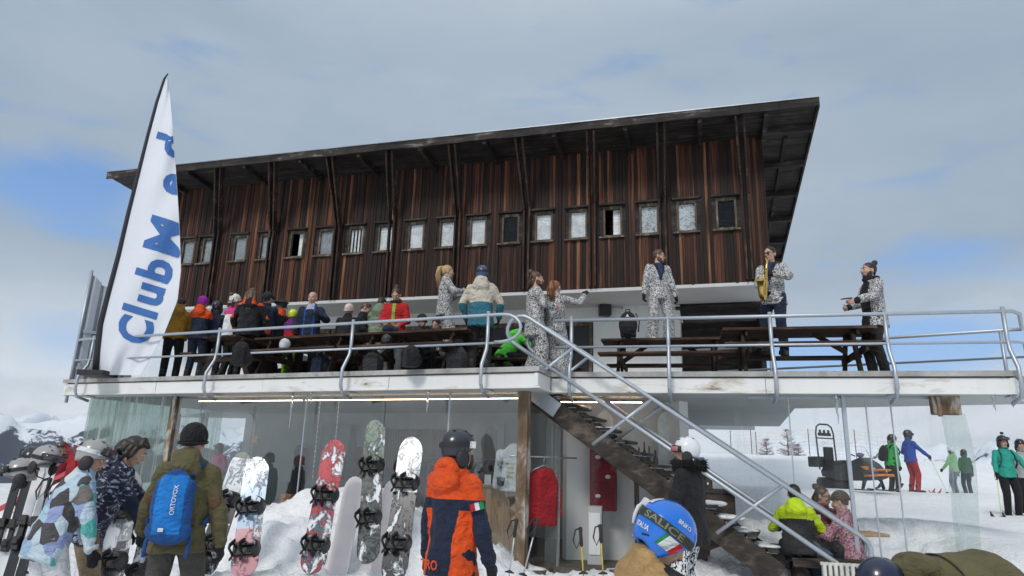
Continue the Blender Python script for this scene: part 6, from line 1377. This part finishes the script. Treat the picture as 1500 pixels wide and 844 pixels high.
th=Thing('potted_plant','silver leaved plant on the pine counter','plant',tuple(inL(737,.75,1.33)),0); b=MB(); b.tube([(0,0,0),(0,0,.12)],[.07,.09],12); th.part(b,'pot',[M['black']]); b=MB(); rn=random.Random(8)
for k in range(26):
    a=rn.uniform(0,2*PI); l=rn.uniform(.12,.3); t0=V((math.cos(a)*.3,math.sin(a)*.3,1)).normalized(); p0=V((0,0,.1)); p1=p0+t0*l; b.tube([p0,p1],.004,4,False); s=t0.orthogonal().normalized(); b.ell(p1,(.012,.03,.05),(s,t0.cross(s),t0),6,5)
th.part(b,'leaves',[simple('silver leaf',(.38,.42,.40),.6)])
b=MB(); p=inL(716,.75,1.33); b.box(P3(p,1.41),(.10,.02,.15)); sthing(b,'card',[WHITE],'small white card standing on the pine counter','card')
for i,px in enumerate((462,490)):
    b=MB(); p=inL(px,.9,0); b.tube([P3(p,UB-.01),P3(p,1.2)],.006,4)
    for k in range(16): b.ell(P3(p,UB-.1-k*.085),(.016,.016,.02),None,6,5)
    sthing(b,'bead_string',[M['ant']],['beaded cord hanging in the shop left of the red board','second beaded cord hanging behind the red board'][i],'decoration')
# ================================================================ terrace furniture on the right
p=P3(pY(1235,795,9.3),.2)
th=Thing('terrace_bench','rough timber bench platform under the seated guests','bench',tuple(p),-.24); b=MB(); 
for k in range(4): b.box((0,.0+k*.17,.34),(1.3,.16,.05))
b.box((0,-.1,.30),(1.3,.04,.08)); th.part(b,'seat',[M['stair']],bev=.006)
for x in(-.55,.55):
    b=MB(); b.box((x,.25,.12),(.1,.5,.28)); th.part(b,'leg',[M['stair']])
th=Thing('radiator','cream ribbed radiator standing in the snow below the bench','radiator',tuple(P3(pY(1240,835,8.9),.30)),-.2); b=MB()
for k in range(9): b.box((-.26+k*.065,0,.13),(.042,.10,.30))
b.box((0,.0,.02),(.60,.06,.04)); b.box((0,.0,.26),(.60,.06,.04)); th.part(b,'ribs',[simple('cream enamel',(.62,.61,.55),.4)],bev=.008); b=MB(); b.tube([(.30,0,.05),(.42,0,.05),(.42,0,-.15)],.014,6); th.part(b,'pipe',[M['galv']])
b=MB(); p=pY(1150,760,9.3); 
th=Thing('cafe_table','small wooden table beside the neon jacket','table',tuple(P3(pY(1262,775,9.7),.25)),0); b.box((0,0,.62),(.5,.5,.04)); th.part(b,'tabletop',[M['pine']],bev=.008); b=MB(); b.tube([(0,0,0),(0,0,.60)],.03,8); th.part(b,'leg',[M['galv']])
b=MB(); p=pY(1198,762,9.7); b.tube([p-Z*.07,p+Z*.07],[.032,.042],12); solo(b,'paper_cup',[WHITE],'white paper cup held between the seated guests','cup')
# lumps of trodden snow by the stairs
finish_people()
# ================================================================ the air
hz=MB(); hz.lohi((-5600,-600,-1500),(5600,5600,420)); ho=solo(hz,'haze',[bpy.data.materials.new('haze')],None,None,None,'stuff'); hm=ho.data.materials[0]; hm.use_nodes=True; t=NT(hm); t.n.clear(); o=t.new('ShaderNodeOutputMaterial'); pv=t.new('ShaderNodeVolumePrincipled'); pv.inputs['Color'].default_value=(.80,.88,1,1); pv.inputs['Density'].default_value=.00009; pv.inputs['Anisotropy'].default_value=.2; t.lk(pv.outputs[0],o.inputs['Volume'])
SUN_E=1.4; EXPO=.34
# ================================================================ sky, sun, view
w=bpy.data.worlds.new('World'); scene.world=w; w.use_nodes=True; t=NT(w); bg=t.n['Background']
SUN_EL,SUN_AZ=R(42),R(205)      # compass-like: 180 = behind the camera
sky=t.new('ShaderNodeTexSky'); sky.sky_type='NISHITA'; sky.sun_disc=False; sky.sun_elevation=SUN_EL; sky.sun_rotation=SUN_AZ; sky.altitude=2000; sky.ozone_density=2.0
tc=t.new('ShaderNodeTexCoord'); sx=t.new('ShaderNodeSeparateXYZ'); t.lk(tc.outputs['Generated'],sx.inputs[0])
def dirmap(sc,loc=(0,0,0)):
    mp=t.new('ShaderNodeMapping'); mp.inputs['Scale'].default_value=sc; mp.inputs['Location'].default_value=loc; t.lk(tc.outputs['Generated'],mp.inputs[0]); return mp.outputs[0]
n1=t.noise(dirmap((1,1,2.6)),2.2,6,.55,.25); n2=t.noise(dirmap((1,1,2.2),(3,1,5)),1.1,4,.5); n3=t.noise(dirmap((1,1,3.5),(7,2,1)),5,6,.6,.3)
el=sx.outputs[2]
def lobe(az,e,wa,we):
    """soft window in the cloud deck round one direction"""
    d=V((math.sin(R(az))*math.cos(R(e)),math.cos(R(az))*math.cos(R(e)),math.sin(R(e))))
    vm=t.new('ShaderNodeVectorMath'); vm.operation='SUBTRACT'; t.lk(tc.outputs['Generated'],vm.inputs[0]); vm.inputs[1].default_value=d
    sc=t.new('ShaderNodeVectorMath'); sc.operation='MULTIPLY'; t.lk(vm.outputs[0],sc.inputs[0]); sc.inputs[1].default_value=(1/wa,1/wa,1/we)
    ln=t.new('ShaderNodeVectorMath'); ln.operation='LENGTH'; t.lk(sc.outputs[0],ln.inputs[0])
    return t.ramp(ln.outputs['Value'],[(0,1),(1,0)],'EASE')
gap=t.math('MAXIMUM',lobe(-35.5,18.5,.17,.085),t.math('MAXIMUM',lobe(29,9.3,.30,.070),t.math('MULTIPLY',lobe(34,15.5,.2,.06),.55)))
gap=t.math('MAXIMUM',gap,t.math('MULTIPLY',lobe(-34,8,.12,.06),.35))
hole=t.ramp(t.math('ADD',gap,t.math('MULTIPLY',t.math('SUBTRACT',n3,.5),1.5)),[(.10,0),(.66,1)])
grey=t.mix(t.ramp(n1,[(.3,0),(.72,1)]),(.245,.318,.405),(.350,.418,.492))
grey=t.mix(t.math('MULTIPLY',t.ramp(n2,[(.4,0),(.7,1)]),.3),grey,(.40,.465,.52))
low=t.mix(t.ramp(n3,[(.32,0),(.66,1)]),(.50,.58,.66),(.86,.88,.90))
lowf=t.ramp(t.math('ADD',el,t.math('MULTIPLY',t.math('SUBTRACT',n1,.5),.16)),[(.05,1),(.24,0)])
cloud=t.mix(lowf,grey,low)
dome=t.mix(t.ramp(el,[(.55,0),(.95,1)]),cloud,(.62,.66,.70))
blue=t.mix(t.ramp(el,[(.1,0),(.4,1)]),(.30,.50,.82),(.17,.36,.74))
nish=t.mix(1.,sky.outputs[0],(.09,.09,.09),'MULTIPLY')
blue=t.mix(.45,blue,nish)
final=t.mix(hole,dome,blue)
t.lk(t.mix(1.,final,(10,10,10),'MULTIPLY'),bg.inputs[0]); bg.inputs[1].default_value=.1
su=bpy.data.lights.new('sun','SUN'); su.energy=SUN_E; su.angle=R(14); su.color=(1,.955,.90)
so=newobj('sun',su); sdir=V((math.sin(SUN_AZ)*math.cos(SUN_EL),math.cos(SUN_AZ)*math.cos(SUN_EL),math.sin(SUN_EL))); so.rotation_euler=(-sdir).to_track_quat('-Z','Y').to_euler(); so.location=(0,-5,20)
vs=scene.view_settings; scene.display_settings.display_device='sRGB'; vs.view_transform='Standard'; vs.look='None'; vs.gamma=1; vs.use_curve_mapping=False; vs.exposure=EXPO
scene.render.engine='CYCLES'; cy=scene.cycles; cy.max_bounces=8; cy.transparent_max_bounces=24; cy.diffuse_bounces=3; cy.glossy_bounces=4; cy.transmission_bounces=6; cy.caustics_reflective=False; cy.caustics_refractive=False; cy.volume_bounces=0; cy.use_denoising=True
